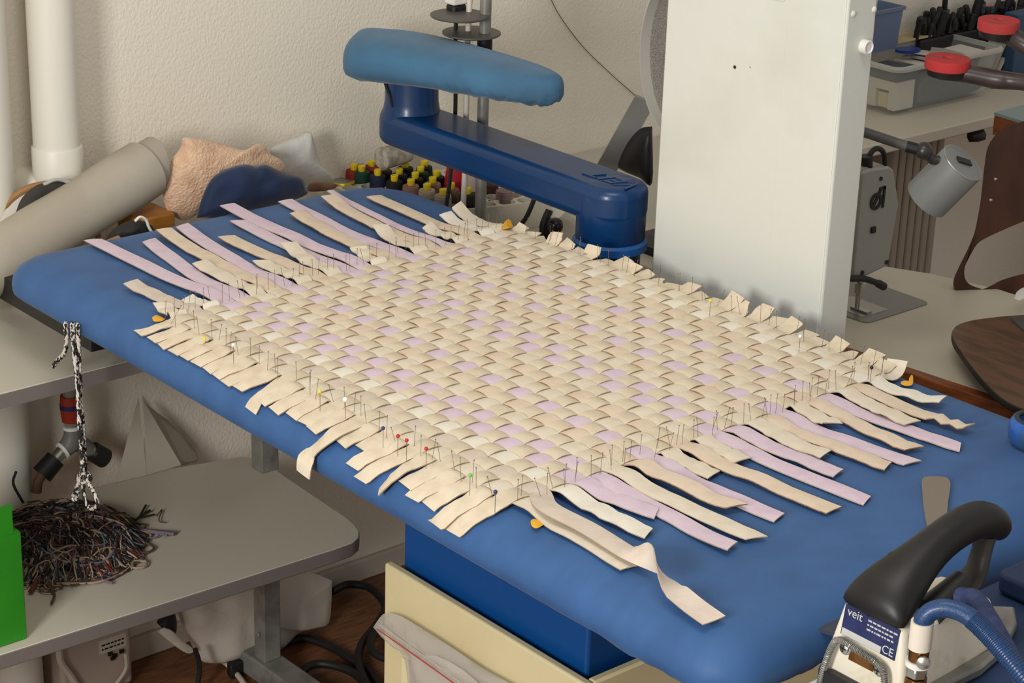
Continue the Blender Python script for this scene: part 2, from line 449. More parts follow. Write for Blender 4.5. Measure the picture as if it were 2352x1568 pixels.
def fringe(E, d0, tip, layer, zE, n, seed, lift=0.0):
    """centre points from the woven edge E (heading d0) out to the tip"""
    out = []; L = (tip - E).length
    c1 = E + d0 * L * 0.35
    for k in range(1, n + 1):
        t = k / n
        p = E * (1 - t) ** 2 + c1 * (2 * t * (1 - t)) + tip * t * t
        wob = noise.noise(V((seed * 3.7, t * 3.2, 0.3))) * 0.0045 * math.sin(PI * min(t * 1.1, 1))
        perp = V((-d0.y, d0.x, 0))
        zt = 0.9024 + layer * 0.0018 + 0.0045 * abs(noise.noise(V((seed * 1.3, t * 4.5, 9)))) * (0.4 + layer * 0.4)
        z = zE * (1 - min(t * 2.2, 1)) + zt * min(t * 2.2, 1) + 0.006 * math.exp(-((t - 0.16) / 0.12) ** 2) * (0.4 + 0.3 * layer) + lift * max(0, (t - 0.75) / 0.25) ** 2
        out.append(V((p.x, p.y, 0)) + perp * wob + V((0, 0, z)))
    return out
def sides(ctr):
    out = []
    for k in range(len(ctr)):
        d = ctr[min(k + 1, len(ctr) - 1)] - ctr[max(k - 1, 0)]; d.z = 0
        d.normalize(); out.append(V((-d.y, d.x, 0)))
    return out
STEP = 6
for j in range(1, 24):
    ctr = []; wid = []
    jit = rnd.uniform(-0.03, 0.03)
    for k in range(int(-0.6 * STEP), int(26.6 * STEP) + 1):
        i = k / STEP
        c = math.cos(PI * (i + j)); b = gp(i, j + jit + 0.03 * noise.noise(V((i * 0.7, j * 3.1, 2))))
        p = (gp(i, j + 0.5) - gp(i, j - 0.5)).length
        ctr.append(b + V((0, 0, ZC + AMP * wave(c) * (1 + 0.35 * noise.noise(V((i * 0.9, j * 1.7, 5)))))))
        wid.append(p * (0.962 + 0.03 * noise.noise(V((i * 1.1, j * 2.3, 8)))))
    crown = [0.0007] * len(ctr)
    hl = {2: 0.006, 1: 0.003, 9: 0.004, 11: 0.008, 14: 0.008, 17: 0.006, 20: 0.006, 22: 0.006, 23: 0.012, 7: 0.006, 18: 0.008}
    tl = LT[j]; L = on_z(tl[0], tl[1], 0.9035 + 0.0018 * tl[2])
    d = (ctr[0] - ctr[1]); d.z = 0; d.normalize()
    fl = fringe(V((ctr[0].x, ctr[0].y, 0)), d, V((L.x, L.y, 0)), tl[2], ctr[0].z, 16, j * 2.0, hl.get(j, 0.002))
    wl = [wid[0] * (1 + 0.08 * noise.noise(V((j * 5.1, k * 0.35, 1)))) * (1 if k < 13 or j != 19 else 0.75) * (0.62 if j == 19 else 1) for k in range(16)]
    tr = RT[j]; R_ = on_z(tr[0], tr[1], 0.9035 + 0.0018 * tr[2])
    d = (ctr[-1] - ctr[-2]); d.z = 0; d.normalize()
    roll = None
    if j == 2:
        pts = [V(ctr[-1])] + [on_z(px, py, z) for px, py, z in ((1260, 1165, 0.912), (1350, 1212, 0.910), (1430, 1262, 0.909), (1490, 1300, 0.912), (1535, 1345, 0.912), (1590, 1392, 0.906), (1640, 1428, 0.904))]
        fr = catmull(pts, 30)[1:]
        roll = [1.05 * PI * max(0, min(1, (k / 29 - 0.42) / 0.34)) for k in range(30)]
        for k, a in enumerate(roll): fr[k].z += 0.011 * abs(math.sin(a))
        wr_ = [0.026] * 30
    else:
        fr = fringe(V((ctr[-1].x, ctr[-1].y, 0)), d, V((R_.x, R_.y, 0)), tr[2], ctr[-1].z, 20, j * 2.0 + 1, {21: 0.004, 5: 0.005, 22: 0.005, 23: 0.01}.get(j, 0.0))
        wr_ = [wid[-1] * (1 + 0.07 * noise.noise(V((j * 4.3, k * 0.3, 6)))) * (0.72 if j == 21 and k > 14 else 1) for k in range(20)]
    if j == 21:
        for k in range(15, 20): fr[k].z += 0.004 * (k % 2)
    C = fl[::-1] + ctr + fr; W = wl[::-1] + wid + wr_
    S = sides(C)
    if roll:
        for k in range(30):
            q = len(C) - 30 + k; dd = (C[min(q + 1, len(C) - 1)] - C[q - 1]).normalized()
            S[q] = Matrix.Rotation(roll[k], 3, dd) @ S[q]
    for e in (0, -1):                                   # cut the tips at a slant
        S[e] = (S[e] + (C[e] - C[1 if e == 0 else -2]).normalized() * rnd.uniform(-0.5, 0.5)).normalized()
    top = LC[KIND[j]]
    bot = top if j == 2 else (m_rough if KIND[j] == 'peach' else m_flesh)
    if KIND[j] == 'lilac': bot = mat('lilac_backing_%d' % j, (150, 134, 156), 0.95, bump=0.5, bscale=300)
    mb = MB().ribbon(C, W, S, TH * (0.9 if KIND[j] in ('peach', 'lilac') else 0.75), 0, 1, 2, 0.0006)
    obj('fringe_strip', mb, [top, m_rough if KIND[j] == 'peach' else m_fedge, bot], panel, smooth=50,
        label={'lilac': 'pale lilac leather strip', 'white': 'off-white leather strip', 'peach': 'peach beige leather strip', 'rose': 'greyish pink leather strip twisted at its end'}.get(KIND[j]))
NT = [(316, 765), (347, 782), (368, 795), (396, 811), (421, 822), (449, 837), (474, 851), (494, 864), (515, 880), (544, 893), (576, 943), (598, 926), (628, 944), (669, 958), (698, 973), (714, 988),
      None, (782, 1021), (830, 1030), (809, 1072), (827, 1103), (872, 1127), (930, 1114), (946, 1146), (984, 1164), (998, 1207), (1040, 1223)]
def board_z(y):
    e = y - BY0
    pz = [(-0.02, 0.855), (0.0, 0.868), (0.002, 0.873), (0.009, 0.883), (0.020, 0.891), (0.036, 0.897), (0.056, 0.900), (9, 0.900)]
    for (e0, z0), (e1, z1) in zip(pz, pz[1:]):
        if e <= e1: return z0 + (z1 - z0) * max(0.0, (e - e0) / (e1 - e0))
    return 0.9
def drape(px, py, o=0.0035):
    z = 0.9
    for _ in range(30):
        p = on_z(px, py, z); z = 0.5 * z + 0.5 * (board_z(p.y) + o)
    return on_z(px, py, z)
for i in range(27):
    ctr = []; wid = []
    jit = rnd.uniform(-0.03, 0.03)
    for k in range(int(0.4 * STEP), int(23.6 * STEP) + 1):
        j = k / STEP
        c = -math.cos(PI * (i + j)); b = gp(i + jit + 0.03 * noise.noise(V((j * 0.7, i * 2.9, 12))), j)
        p = (gp(i + 0.5, j) - gp(i - 0.5, j)).length
        ctr.append(b + V((0, 0, ZC + AMP * wave(c) * (1 + 0.35 * noise.noise(V((j * 0.9, i * 1.7, 15)))))))
        wid.append(p * (0.962 + 0.03 * noise.noise(V((j * 1.1, i * 2.3, 18)))))
    if NT[i] is None:
        pts = [V(ctr[0]), drape(815, 973, 0.006), drape(774, 991, 0.008), drape(746, 1013, 0.007), on_y(711, 1042, 1.3085), on_y(700, 1064, 1.299), on_y(697, 1090, 1.296)]
        fn = catmull(pts, 20)[1:]; wn = [0.0255 + 0.001 * k / 20 for k in range(20)]
    else:
        E = V(ctr[0]); T = drape(NT[i][0], NT[i][1], 0.004)
        d = E - ctr[1]; d.z = 0; d.normalize(); L_ = (T - E).length
        fn = []; ph = i * 1.7
        for k in range(1, 15):
            q = k / 14
            p = E * (1 - q) ** 2 + (E + d * 0.45 * L_) * 2 * q * (1 - q) + T * q * q
            wv = 0.0012 * noise.noise(V((i * 0.9, q * 2.5, 4))) + (0.003 * math.exp(-((q - 0.45) / 0.2) ** 2) if i in (0, 2, 4, 21, 24) else 0)
            qq = min(1, q * 3)
            p.z = E.z * (1 - qq) + (board_z(p.y) + 0.0036 + 0.0005 * (i % 2)) * qq + wv
            fn.append(p)
        wn = [wid[0] * (1.04 + 0.03 * noise.noise(V((i * 3.3, k * 0.3, 2)))) * ((1 - 0.25 * math.sin(PI * min(1, k / 12))) if i in (0, 10, 21) else 1) * (1.0 + (0.06 if i in (1, 3, 5, 12, 22) else 0) * k / 14) for k in range(14)]
    # far stub
    E = V(ctr[-1]); d = (ctr[-1] - ctr[-2]); d.z = 0; d.normalize()
    Lf = rnd.uniform(0.020, 0.034) * (0.7 if 1 <= i <= 6 else 1); up = rnd.uniform(0.0, 0.012)
    if i in (3, 6): up = 0.018
    if i in (16, 17, 18): up = 0.016
    ff = [E + d * (Lf * k / 7) + V((0.003 * noise.noise(V((i * 1.9, k * 0.3, 3))), 0, up * (k / 7) ** 1.5 + (0.9035 - E.z) * (k / 7))) for k in range(1, 8)]
    wf = [wid[-1] * (1 + 0.1 * noise.noise(V((i * 2.3, k * 0.4, 4)))) * (1 if i not in (17, 11, 24) else 1 - 0.1 * k) for k in range(7)]
    C = fn[::-1] + ctr + ff; W = wn[::-1] + wid + wf
    S = sides(C)
    if NT[i] is None:
        for q in range(20): S[q] = (V((math.copysign(1, S[22].x), 0, 0)) * (1 - q / 20) + S[q] * (q / 20)).normalized()
    if NT[i] is not None and i != 21:                   # the short ends are cut in line with the panel edge
        for q in range(14): S[q] = (V((math.copysign(1, S[22].x), 0, 0)) * 0.85 + S[q] * 0.15).normalized()
    for e in (0, -1):
        S[e] = (S[e] + (C[e] - C[1 if e == 0 else -2]).normalized() * (rnd.uniform(-0.10, 0.10) if e == 0 else rnd.uniform(-0.3, 0.3))).normalized()
    mb = MB().ribbon(C, W, S, TH, 0, 1, 2, 0.0006)
    obj('cross_strip', mb, [LC['tan'], m_edge, m_flesh], panel, smooth=50)

# corner tabs
m_tab = mat('yellow_plastic', (232, 172, 40), 0.4, spec=0.5, sheen=0.0)
def tab(pts, z, label, up=0.0):
    O = [on_z(px, py, z) for px, py in pts]
    for k, p in enumerate(O): p.z += up * (k % 2)
    mb = MB().puff(O, (0, 0, 1), 0.0012, mi=0, rings=3, sub=3)
    tag(obj('yellow_tab', mb, m_tab), label, 'tab', 'yellow tabs at the corners of the panel')
tab([(1150, 520), (1168, 508), (1178, 520), (1170, 529), (1155, 526)], 0.910, 'yellow tab sticking up at the far left corner of the woven panel', 0.004)
tab([(349, 729), (360, 723), (378, 731), (372, 737), (354, 738)], 0.9025, 'yellow tab under the white strip at the near left corner of the panel')
tab([(1219, 1196), (1226, 1191), (1252, 1192), (1250, 1203), (1232, 1213), (1221, 1207)], 0.9025, 'yellow tab under the fringe at the near right corner of the panel')
tab([(2070, 876), (2090, 878), (2092, 862), (2097, 864), (2096, 882), (2082, 886), (2070, 882)], 0.9035, 'thin yellow tab at the far right corner of the panel by the wooden edge')

# ---------------------------------------------------------------- pins
def pin_mesh():
    return MB().lathe([(0.0001, -0.004), (0.00027, 0.001), (0.00029, 0.0255), (0.0008, 0.0256), (0.0009, 0.0261), (0.0006, 0.0265)], 6)
first_pin = {}
def put_pin(x, y, z, tilt, az, label, group):
    if 'p' not in first_pin:
        o = obj('dressmaking_pin', MB().add(pin_mesh().v, pin_mesh().f), m_pin)
        me = o.data
        for v in me.vertices: v.co.z -= 0.004
        first_pin['p'] = o
    else:
        o = first_pin['p'].copy(); COL.objects.link(o)
    o.location = (x, y, z); o.rotation_euler = (tilt * math.cos(az), tilt * math.sin(az), 0)
    tag(o, label, 'pin', group)
for j in range(1, 24):
    for q in range(2):
        b = gp(-0.75 + rnd.uniform(-0.25, 0.2), j - 0.22 + 0.42 * q + rnd.uniform(-0.08, 0.08))
        put_pin(b.x, b.y, ZC + 0.001, rnd.gauss(0, 0.10), rnd.uniform(0, 6.3), 'plain steel pin standing at the roots of the left fringe of the panel', 'pins along the left edge')
    for q in range(3 if j % 3 == 0 else 2):
        b = gp(26.6 + rnd.uniform(-0.35, 0.3), j - 0.3 + 0.32 * q + rnd.uniform(-0.09, 0.09))
        put_pin(b.x, b.y, ZC + 0.001, rnd.gauss(0.06, 0.17), rnd.uniform(0, 6.3), 'plain steel pin standing at the roots of the long right fringe of the panel', 'pins along the right edge')
for i in range(27):
    for q in range(1 if i % 3 else 2):
        b = gp(i - 0.3 + 0.45 * q + rnd.uniform(-0.2, 0.2), 0.35 + rnd.uniform(-0.35, 0.25))
        put_pin(b.x, b.y, ZC + 0.001, rnd.gauss(0, 0.2), rnd.uniform(0, 6.3), 'plain steel pin standing by the short strip ends of the near edge', 'pins along the near edge')
    for q in range(2 if i % 2 else 1):
        b = gp(i - 0.25 + 0.4 * q + rnd.uniform(-0.15, 0.15), 23.45 + rnd.uniform(-0.3, 0.3))
        put_pin(b.x, b.y, ZC + 0.001, rnd.gauss(0, 0.16), rnd.uniform(0, 6.3), 'plain steel pin standing along the far edge towards the white column', 'pins along the far edge')
HEADS = [((470, 778), (232, 214, 40), 'yellow', 'yellow headed pin near the left end of the near edge', 0.6), ((536, 792), (245, 244, 240), 'white', 'white headed pin in the near edge, nearest the left corner', 0),
         ((735, 899), (226, 206, 50), 'yellow', 'yellow headed pin halfway along the near edge of the panel', 0), ((793, 917), (248, 247, 243), 'white', 'large white headed pin halfway along the near edge, right of the yellow one', 0),
         ((880, 983), (44, 62, 120), 'blue', 'blue headed pin in the near edge, just left of the red ones', 0), ((914, 1001), (198, 40, 44), 'red', 'red headed pin, leftmost of the three in the near edge', 0),
         ((934, 1011), (200, 42, 44), 'red', 'red headed pin, middle one of the three in the near edge', 0), ((979, 1030), (196, 44, 46), 'red', 'red headed pin, rightmost of the three in the near edge', 0),
         ((1080, 1091), (110, 196, 96), 'green', 'green headed pin near the right end of the near edge', 0.1), ((1138, 1129), (40, 58, 118), 'blue', 'blue headed pin at the near right corner of the panel', 0.1),
         ((2002, 844), (24, 22, 22), 'black', 'black headed pin at the far right corner of the panel', 0), ((1632, 690), (232, 216, 70), 'yellow', 'yellow headed pin in the far edge before the column', 0.3),
         ((1838, 772), (246, 244, 238), 'white', 'white headed pin in the far edge near the right side of the column', 0.2)]
mats_h = {}
for (px, py), c, nm, lab, tl in HEADS:
    if nm not in mats_h: mats_h[nm] = mat('pin_head_' + nm, c, 0.3)
    h = 0.024 if tl < 0.5 else 0.006
    p = on_z(px, py, ZC + 0.002 + h)
    r = 0.0024 if 'large' not in lab else 0.0031
    base = p - V((0.003 * tl, -0.004 * tl, h + 0.001))
    t = thing('headed_pin', lab, 'pin', base, 'colour headed pins')
    obj('needle', MB().tube([base, p], 0.00035, 6), m_pin, t)
    obj('pin_head', MB().ball(p, r, 12), mats_h[nm], t)

# ---------------------------------------------------------------- pipes on the left wall
t = thing('drain_pipe', 'white painted drain pipe with a bent socket running down the wall', 'pipe', (-2.832, 1.53, 0.85))
px0 = on_x(131, 340, -2.832)
PYc = px0.y
obj('pipe_run', MB().cyl((-2.832, PYc, 0.97), (-2.832, PYc, 2.6), 0.0365, 40), m_pipe, t)
a = on_x(122, 180, -2.795).z
obj('pipe_socket', MB().lathe([(0.0375, 0.0), (0.0395, 0.002), (0.0395, 0.0575), (0.0383, 0.0598), (0.0366, 0.0598)], 40, 0, Matrix.Translation((-2.832, PYc, 0.914))), m_pipe, t)
el = [(-2.832, PYc, 0.924), (-2.8325, PYc - 0.001, 0.914), (-2.8345, PYc - 0.004, 0.905), (-2.838, PYc - 0.009, 0.898), (-2.845, PYc - 0.015, 0.894), (-2.855, PYc - 0.020, 0.893), (-2.870, PYc - 0.026, 0.893), (-2.884, PYc - 0.030, 0.893)]
obj('pipe_elbow', MB().tube(catmull(el, 24), 0.0395, 36), m_pipe, t, smooth=70)
t = on_x(-30, 300, -2.83)
tag(obj('riser_pipe', MB().cyl((-2.832, t.y, 0.0), (-2.832, t.y, 2.6), 0.0375, 36), m_pipe), 'white vertical pipe cut by the left picture edge', 'pipe')

# ---------------------------------------------------------------- desk along the wall (two levels)
t = thing('wall_desk', 'grey-beige two level desk standing against the wall left of the ironing table', 'desk', (-2.66, 1.8, 0))
obj('desk_top', MB().box((-2.879, 0.5, 0.738), (-2.456, 2.95, 0.76)), [m_desk], t, bev=(0.003, 2))
obj('edge_band', MB().box((-2.456, 0.5, 0.7385), (-2.4545, 2.95, 0.7595)), m_deskedge, t)
low = [(-2.400, 0.75), (-2.366, 1.715), (-2.367, 1.755), (-2.376, 1.774), (-2.392, 1.788), (-2.415, 1.797), (-2.445, 1.802)] + \
      [(-2.63, 1.812), (-2.68, 1.818), (-2.715, 1.815), (-2.74, 1.798), (-2.755, 1.735), (-2.775, 1.66), (-2.785, 1.5), (-2.79, 0.75)]
obj('shelf', MB().prism(low, 0.381, 0.405, 0, None, 1), [m_lowdesk, m_deskedge], t, smooth=30, bev=(0.002, 2))
lx, ly = -2.671, 1.797
obj('leg', MB().box((lx - 0.02, ly - 0.012, 0.405), (lx + 0.012, ly + 0.022, 0.738)), m_dsteel, t, bev=(0.002, 2))
obj('leg', MB().box((lx - 0.02, ly - 0.012, 0.045), (lx + 0.012, ly + 0.022, 0.381)).box((lx - 0.006, ly - 0.016, 0.09), (lx, ly - 0.012, 0.1)), m_dsteel, t, bev=(0.002, 2))
obj('foot', MB().box((lx - 0.10, ly - 0.02, 0.003), (lx + 0.33, ly + 0.03, 0.045)), m_dsteel, t, bev=(0.004, 2))

# ---------------------------------------------------------------- fabric roll and things behind
m_roll = mat('grey_felt', (176, 167, 151), 0.9, col2=(168, 158, 142), nscale=9, bump=0.25, bscale=350, bdist=0.0008)
A, B = on_x(-75, 642, -2.72), on_x(334, 388, -2.775)
x_, y_, z_ = frame(B - A)
mb = MB(); rings = []
for k in range(24):
    tt = k / 23; c = A.lerp(B, tt); r = 0.0468 + 0.002 * noise.noise(V((tt * 4, 1, 1)))
    ring = []
    for q in range(40):
        a = 2 * PI * q / 40; rr = r * (1 + 0.02 * noise.noise(V((math.cos(a) * 1.5, math.sin(a) * 1.5, tt * 4))))
        ring.append(c + x_ * (rr * math.cos(a)) + y_ * (rr * math.sin(a)))
    rings.append(ring)
for s_ in (0.93, 0.90): rings.append([B + (p - B) * s_ for p in rings[23]])
rings.append([B - (B - A).normalized() * 0.10 + (p - B) * 0.86 for p in rings[23]])
mb.loft(rings, 0, False)
t = thing('felt_roll', 'big rolled-up sheet of grey-beige felt leaning diagonally across the desk', 'fabric roll', A)
obj('roll', mb, m_roll, t, smooth=60)
dz = (B - A).normalized()
Mi = axis_mat(B - dz * 0.04, dz)
obj('inner_layer', MB().loft([[Mi @ V((r * (1 + 0.05 * math.sin(a_)) * math.cos(a_), r * math.sin(a_), z + 0.012 * math.sin(a_ + 0.4))) for a_ in [2 * PI * k / 40 for k in range(40)]] for r, z in ((0.0405, 0.0), (0.0405, 0.060), (0.0395, 0.062), (0.037, 0.060), (0.036, 0.0))], 0, False), m_roll, t, smooth=60)
# hoop with cloth behind the roll
m_hoopw = mat('light_brown_wood', (158, 116, 72), 0.5, col2=(140, 98, 58), nscale=14)
hc = on_x(104, 548, -2.786)
Mh = axis_mat(hc, (1, -0.15, 0.1))
t = thing('round_basket', 'round wooden rim with white lining and dark cloth, half hidden behind the felt roll', 'basket', hc)
obj('rim', MB().torus((0, 0, 0), 0.084, 0.006, Mh, 48, 10), m_hoopw, t)
obj('lining', MB().lathe([(0.082, -0.004), (0.079, 0.006), (0.05, 0.009), (0.001, 0.010)], 40, 0, Mh), mat('white_lining', (214, 206, 198), 0.9), t)
cc = [on_x(px, py, -2.772) for px, py in ((32, 500), (50, 455), (85, 425), (130, 415), (155, 425), (110, 480), (60, 530))]
obj('dark_cloth', MB().puff(cc, (1, 0, 0.2), 0.012, back=0.004, wr=0.006, wf=40, seed=3), mat('charcoal_cloth', (58, 56, 52), 0.9, bump=0.3, bscale=200), t)
m_chip = mat('grey_lid', (176, 178, 172), 0.5)
q = on_x(135, 425, -2.79)
obj('pale_strap', MB().tube(catmull([on_x(100, 424, -2.766), on_x(130, 412, -2.766), on_x(160, 419, -2.766)], 10), 0.0028, 6), m_chip, t)

# clutter under the roll
m_amber = mat('ochre_cardboard', (172, 112, 40), 0.6, col2=(150, 96, 32), nscale=20)
p = on_x(350, 505, -2.76)
tag(obj('ochre_box', MB().box((p.x - 0.05, p.y - 0.035, 0.7605), (p.x + 0.02, p.y + 0.03, p.z + 0.012)), m_amber, bev=(0.003, 2)), 'ochre cardboard box between the felt roll and the fleece', 'box')
p = on_x(295, 535, -2.66)
oc = [on_x(px, py, -2.66) for px, py in ((235, 560), (262, 525), (305, 505), (345, 515), (355, 545), (300, 570))]
tag(obj('black_bag', MB().puff(oc, (1, -0.2, 0.3), 0.02, wr=0.008, wf=45, seed=9), mat('black_nylon', (36, 34, 34), 0.7, bump=0.3, bscale=90)), 'small black cloth bag under the felt roll', 'bag')
p = on_x(262, 548, -2.63)
tag(obj('wooden_spool', MB().cyl(on_x(240, 566, -2.62), on_x(275, 552, -2.62), 0.008, 16), m_hoopw), 'small tan wooden roll poking out at the left end of the board', 'roll')
wp = [on_x(px, py, -2.64) for px, py in ((310, 508), (322, 498), (335, 505), (342, 522), (350, 535))]
tag(obj('drawstring', MB().tube(catmull(wp, 20), 0.0022, 6), m_white), 'short white cord lying on the black bag', 'cord')

# fleece, navy cushion, white pillow
m_fleece = mat('peach_teddy_fleece', (224, 187, 156), 1.0, col2=(208, 168, 136), nscale=40, bump=0.5, bscale=300, bdist=0.003, sheen=0.5)
mb = MB()
oc = [on_x(px, py, -2.76) for px, py in ((372, 430), (388, 372), (412, 340), (418, 318), (440, 316), (500, 326), (560, 345), (592, 330), (612, 336), (622, 352), (652, 372), (655, 400), (600, 400), (540, 402), (492, 420), (470, 460), (450, 495), (420, 508), (388, 492), (374, 465))]
mb.puff(oc, (1, -0.45, 0.45), 0.045, back=0.03, wr=0.007, wf=18, seed=1, rings=16, sub=5, pw=0.55)
fl = obj('fleece', mb, m_fleece, None, smooth=80, sub=1)
tag(fl, 'crumpled peach teddy fleece fabric piled on the desk', 'fabric')
tx = bpy.data.textures.new('fleece_curl', 'CLOUDS'); tx.noise_scale = 0.0042; tx.noise_depth = 1
fl.modifiers['sub'].render_levels = 3; fl.modifiers['sub'].levels = 2
dm = fl.modifiers.new('curl', 'DISPLACE'); dm.texture = tx; dm.strength = 0.0022; dm.mid_level = 0.5; dm.texture_coords = 'LOCAL'
m_navy = mat('navy_padded_cloth', (27, 44, 78), 0.8, col2=(23, 38, 68), nscale=8, bump=0.25, bscale=300, bdist=0.001, sheen=0.2)
oc = [on_x(px, py, -2.68) for px, py in ((452, 500), (462, 460), (485, 412), (520, 388), (560, 377), (585, 382), (610, 378), (650, 396), (690, 408), (704, 428), (702, 448), (640, 470), (560, 490), (500, 505))]
nv = obj('navy_cushion', MB().puff(oc, (1, -0.5, 0.3), 0.035, back=0.035, wr=0.008, wf=30, seed=5, rings=10, sub=4), m_navy, None, smooth=80)
tag(nv, 'navy blue padded cushion lying in front of the peach fleece', 'cushion')
m_pil = mat('white_quilted_cotton', (206, 203, 196), 0.9, col2=(198, 195, 190), nscale=10, bump=0.5, bscale=80, bdist=0.003)
oc = [on_x(px, py, -2.83) for px, py in ((618, 342), (650, 325), (685, 312), (708, 302), (716, 312), (730, 360), (748, 395), (768, 418), (740, 425), (690, 425), (650, 408), (630, 380))]
tag(obj('white_pillow', MB().puff(oc, (1, -0.3, 0.35), 0.03, back=0.02, wr=0.004, wf=30, seed=8, rings=10), m_pil, None, smooth=80), 'small white quilted pillow leaning on the wall behind the fleece', 'pillow')
tag(obj('brown_suede_scrap', MB().puff([on_x(px, py, -2.72) for px, py in ((705, 430), (715, 420), (745, 418), (775, 424), (760, 436), (712, 440))], (1, -0.3, 0.6), 0.006, seed=2, wr=0.003), mat('brown_suede', (124, 88, 66), 0.95, bump=0.4, bscale=200)), 'brown suede scrap at the foot of the white pillow', 'fabric scrap')

# ---------------------------------------------------------------- rack of thread spools
m_rack = mat('cream_rack_plastic', (206, 198, 180), 0.5)
m_cap = mat('yellow_cap', (226, 200, 34), 0.45)
ZR = 0.805
def rack_uv(a, b):            # a along the wall, b away from the wall
    return V((-2.861 + 0.0335 * b + 0.010 * a, 2.09 + 0.0345 * a, 0))
mb = MB()
NA, NBk, HR = 9, 7, 0.0150
for a in range(NA):
    for b in range(NBk):
        c = rack_uv(a, b); n = 16
        sq = []; ci = []
        for k in range(n):
            q = 2 * PI * (k + 0.5) / n; cx, sy = math.cos(q), math.sin(q); m_ = max(abs(cx), abs(sy))
            sq.append(V((c.x + 0.01675 * cx / m_ + 0.005 * sy / m_, c.y + 0.01725 * sy / m_, ZR))); ci.append(V((c.x + HR * cx, c.y + HR * sy, ZR)))
        lowc = [V((p.x, p.y, ZR - 0.03)) for p in ci]
        mb.loft([sq, ci, lowc], 0, False); mb.add(lowc, [list(range(n))], 1)  # hole floors coloured dark to stand for the shade inside the holes
c0, c1, c2, c3 = rack_uv(-0.5, -0.5), rack_uv(NA - 0.5, -0.5), rack_uv(NA - 0.5, NBk - 0.5), rack_uv(-0.5, NBk - 0.5)
for p, q in ((c0, c1), (c1, c2), (c2, c3), (c3, c0)):
    n_ = (q - p).normalized().cross(V((0, 0, 1))) * 0.0025
    mb.prism([(p.x + n_.x, p.y + n_.y), (q.x + n_.x, q.y + n_.y), (q.x - n_.x, q.y - n_.y), (p.x - n_.x, p.y - n_.y)], 0.7605, ZR + 0.001)
tag(obj('thread_rack', mb, [m_rack, m_dark]), 'cream plastic rack with round holes holding thread spools behind the board', 'thread rack')
def spool(loc, col, nm, label, group, capped=True):
    k = 'thread_' + nm
    m = MATS.get(k) or mat(k, col, 0.75, col2=tuple(int(c * 0.8) for c in col), nscale=400, stretch=(0.02, 0.02, 1), bump=0.4, bscale=600, bdist=0.0006)
    t = thing('thread_spool', label, 'thread spool', loc, group)
    M = Matrix.Translation(loc)
    obj('thread', MB().lathe([(0.0136, 0), (0.0146, 0.004), (0.0146, 0.044), (0.0136, 0.047), (0.007, 0.0475)], 24, 0, M), m, t)
    if capped: obj('cap', MB().lathe([(0.0058, 0.0475), (0.0064, 0.0495), (0.0068, 0.0570), (0.0060, 0.0580), (0.0036, 0.0565)], 20, 0, M), m_cap, t)
SP = [(796, 371, 'red', (150, 34, 36), 'red thread spool with yellow cap at the left end of the rack'), (846, 367, 'crimson', (158, 32, 38), 'red thread spool against the wall, second red one from the left'),
      (831, 381, 'green', (20, 70, 56), 'dark green thread spool between the two red ones'), (882, 379, 'black', (24, 22, 24), None), (868, 390, 'navy', (24, 30, 60), 'navy thread spool in front of the black one near the left end'),
      (917, 388, 'navy', (24, 30, 60), 'navy thread spool in the middle of the rack'), (931, 372, 'black', (24, 22, 24), None), (906, 403, 'black', (24, 22, 24), None), (966, 383, 'bottle', (16, 40, 36), 'blackish green thread spool under the blue arm'),
      (954, 397, 'black', (24, 22, 24), None), (1003, 393, 'black', (24, 22, 24), None), (975, 370, 'black', (24, 22, 24), None), (944, 413, 'mauve', (150, 116, 104), 'dusty pink thread spool in front by the board corner'),
      (994, 408, 'rosewood', (160, 122, 104), 'dusty pink thread spool behind the beige one'), (981, 423, 'beige', (190, 172, 150), 'beige thread spool at the front beside the board edge'), (1036, 421, 'brown', (134, 98, 78), 'light brown thread spool beside the black cable'),
      (1018, 435, 'silver', (176, 168, 164), 'silver grey thread spool behind the black cable'), (1074, 432, 'olive', (44, 42, 36), 'blackish olive thread spool beside the white cable')]
for px, py, nm, c, lab in SP:
    p = on_z(px, py, ZR - 0.029 + 0.057)
    spool((max(p.x, -2.864), p.y, ZR - 0.029), c, nm, lab or 'black thread spool with yellow cap in the rack', 'thread spools in the rack')
for px, py, nm, c, lab in ((1126, 425, 'maroon', (70, 34, 30), 'dark maroon thread spool without cap right of the steel pole'), (1158, 440, 'taupe', (150, 126, 122), 'mauve thread spool without cap at the right end of the rack')):
    p = on_z(px, py, ZR + 0.012)
    spool((p.x, p.y, ZR - 0.033), c, nm, lab, 'thread spools in the rack', False)
q = on_x(1046, 405, -2.72)
tag(obj('thread_cone', MB().lathe([(0.021, 0), (0.020, 0.004), (0.011, 0.075), (0.006, 0.078)], 24, 0, Matrix.Translation((q.x, q.y, ZR + 0.001))), mat('thread_scarlet', (176, 22, 40), 0.7)), 'scarlet thread cone standing at the middle of the rack behind the cables', 'thread cone')
q = on_x(1090, 420, -2.70)
tag(obj('thread_cone', MB().lathe([(0.020, 0), (0.019, 0.004), (0.013, 0.06), (0.006, 0.064)], 24, 0, Matrix.Translation((q.x, q.y, ZR + 0.001))), mat('thread_ecru', (188, 172, 158), 0.75)), 'greyish pink thread cone right of the white cable', 'thread cone')
a, b = on_x(872, 366, -2.80), on_x(938, 348, -2.80)
tag(obj('thread_cone', MB().lathe([(0.016, 0), (0.020, 0.004), (0.019, 0.05), (0.017, 0.062), (0.006, 0.064)], 24, 0, axis_mat(a, b - a)), mat('thread_grey', (176, 168, 152), 0.9, col2=(140, 132, 118), nscale=90)), 'pale grey thread cone lying on its side behind the spools', 'thread cone')
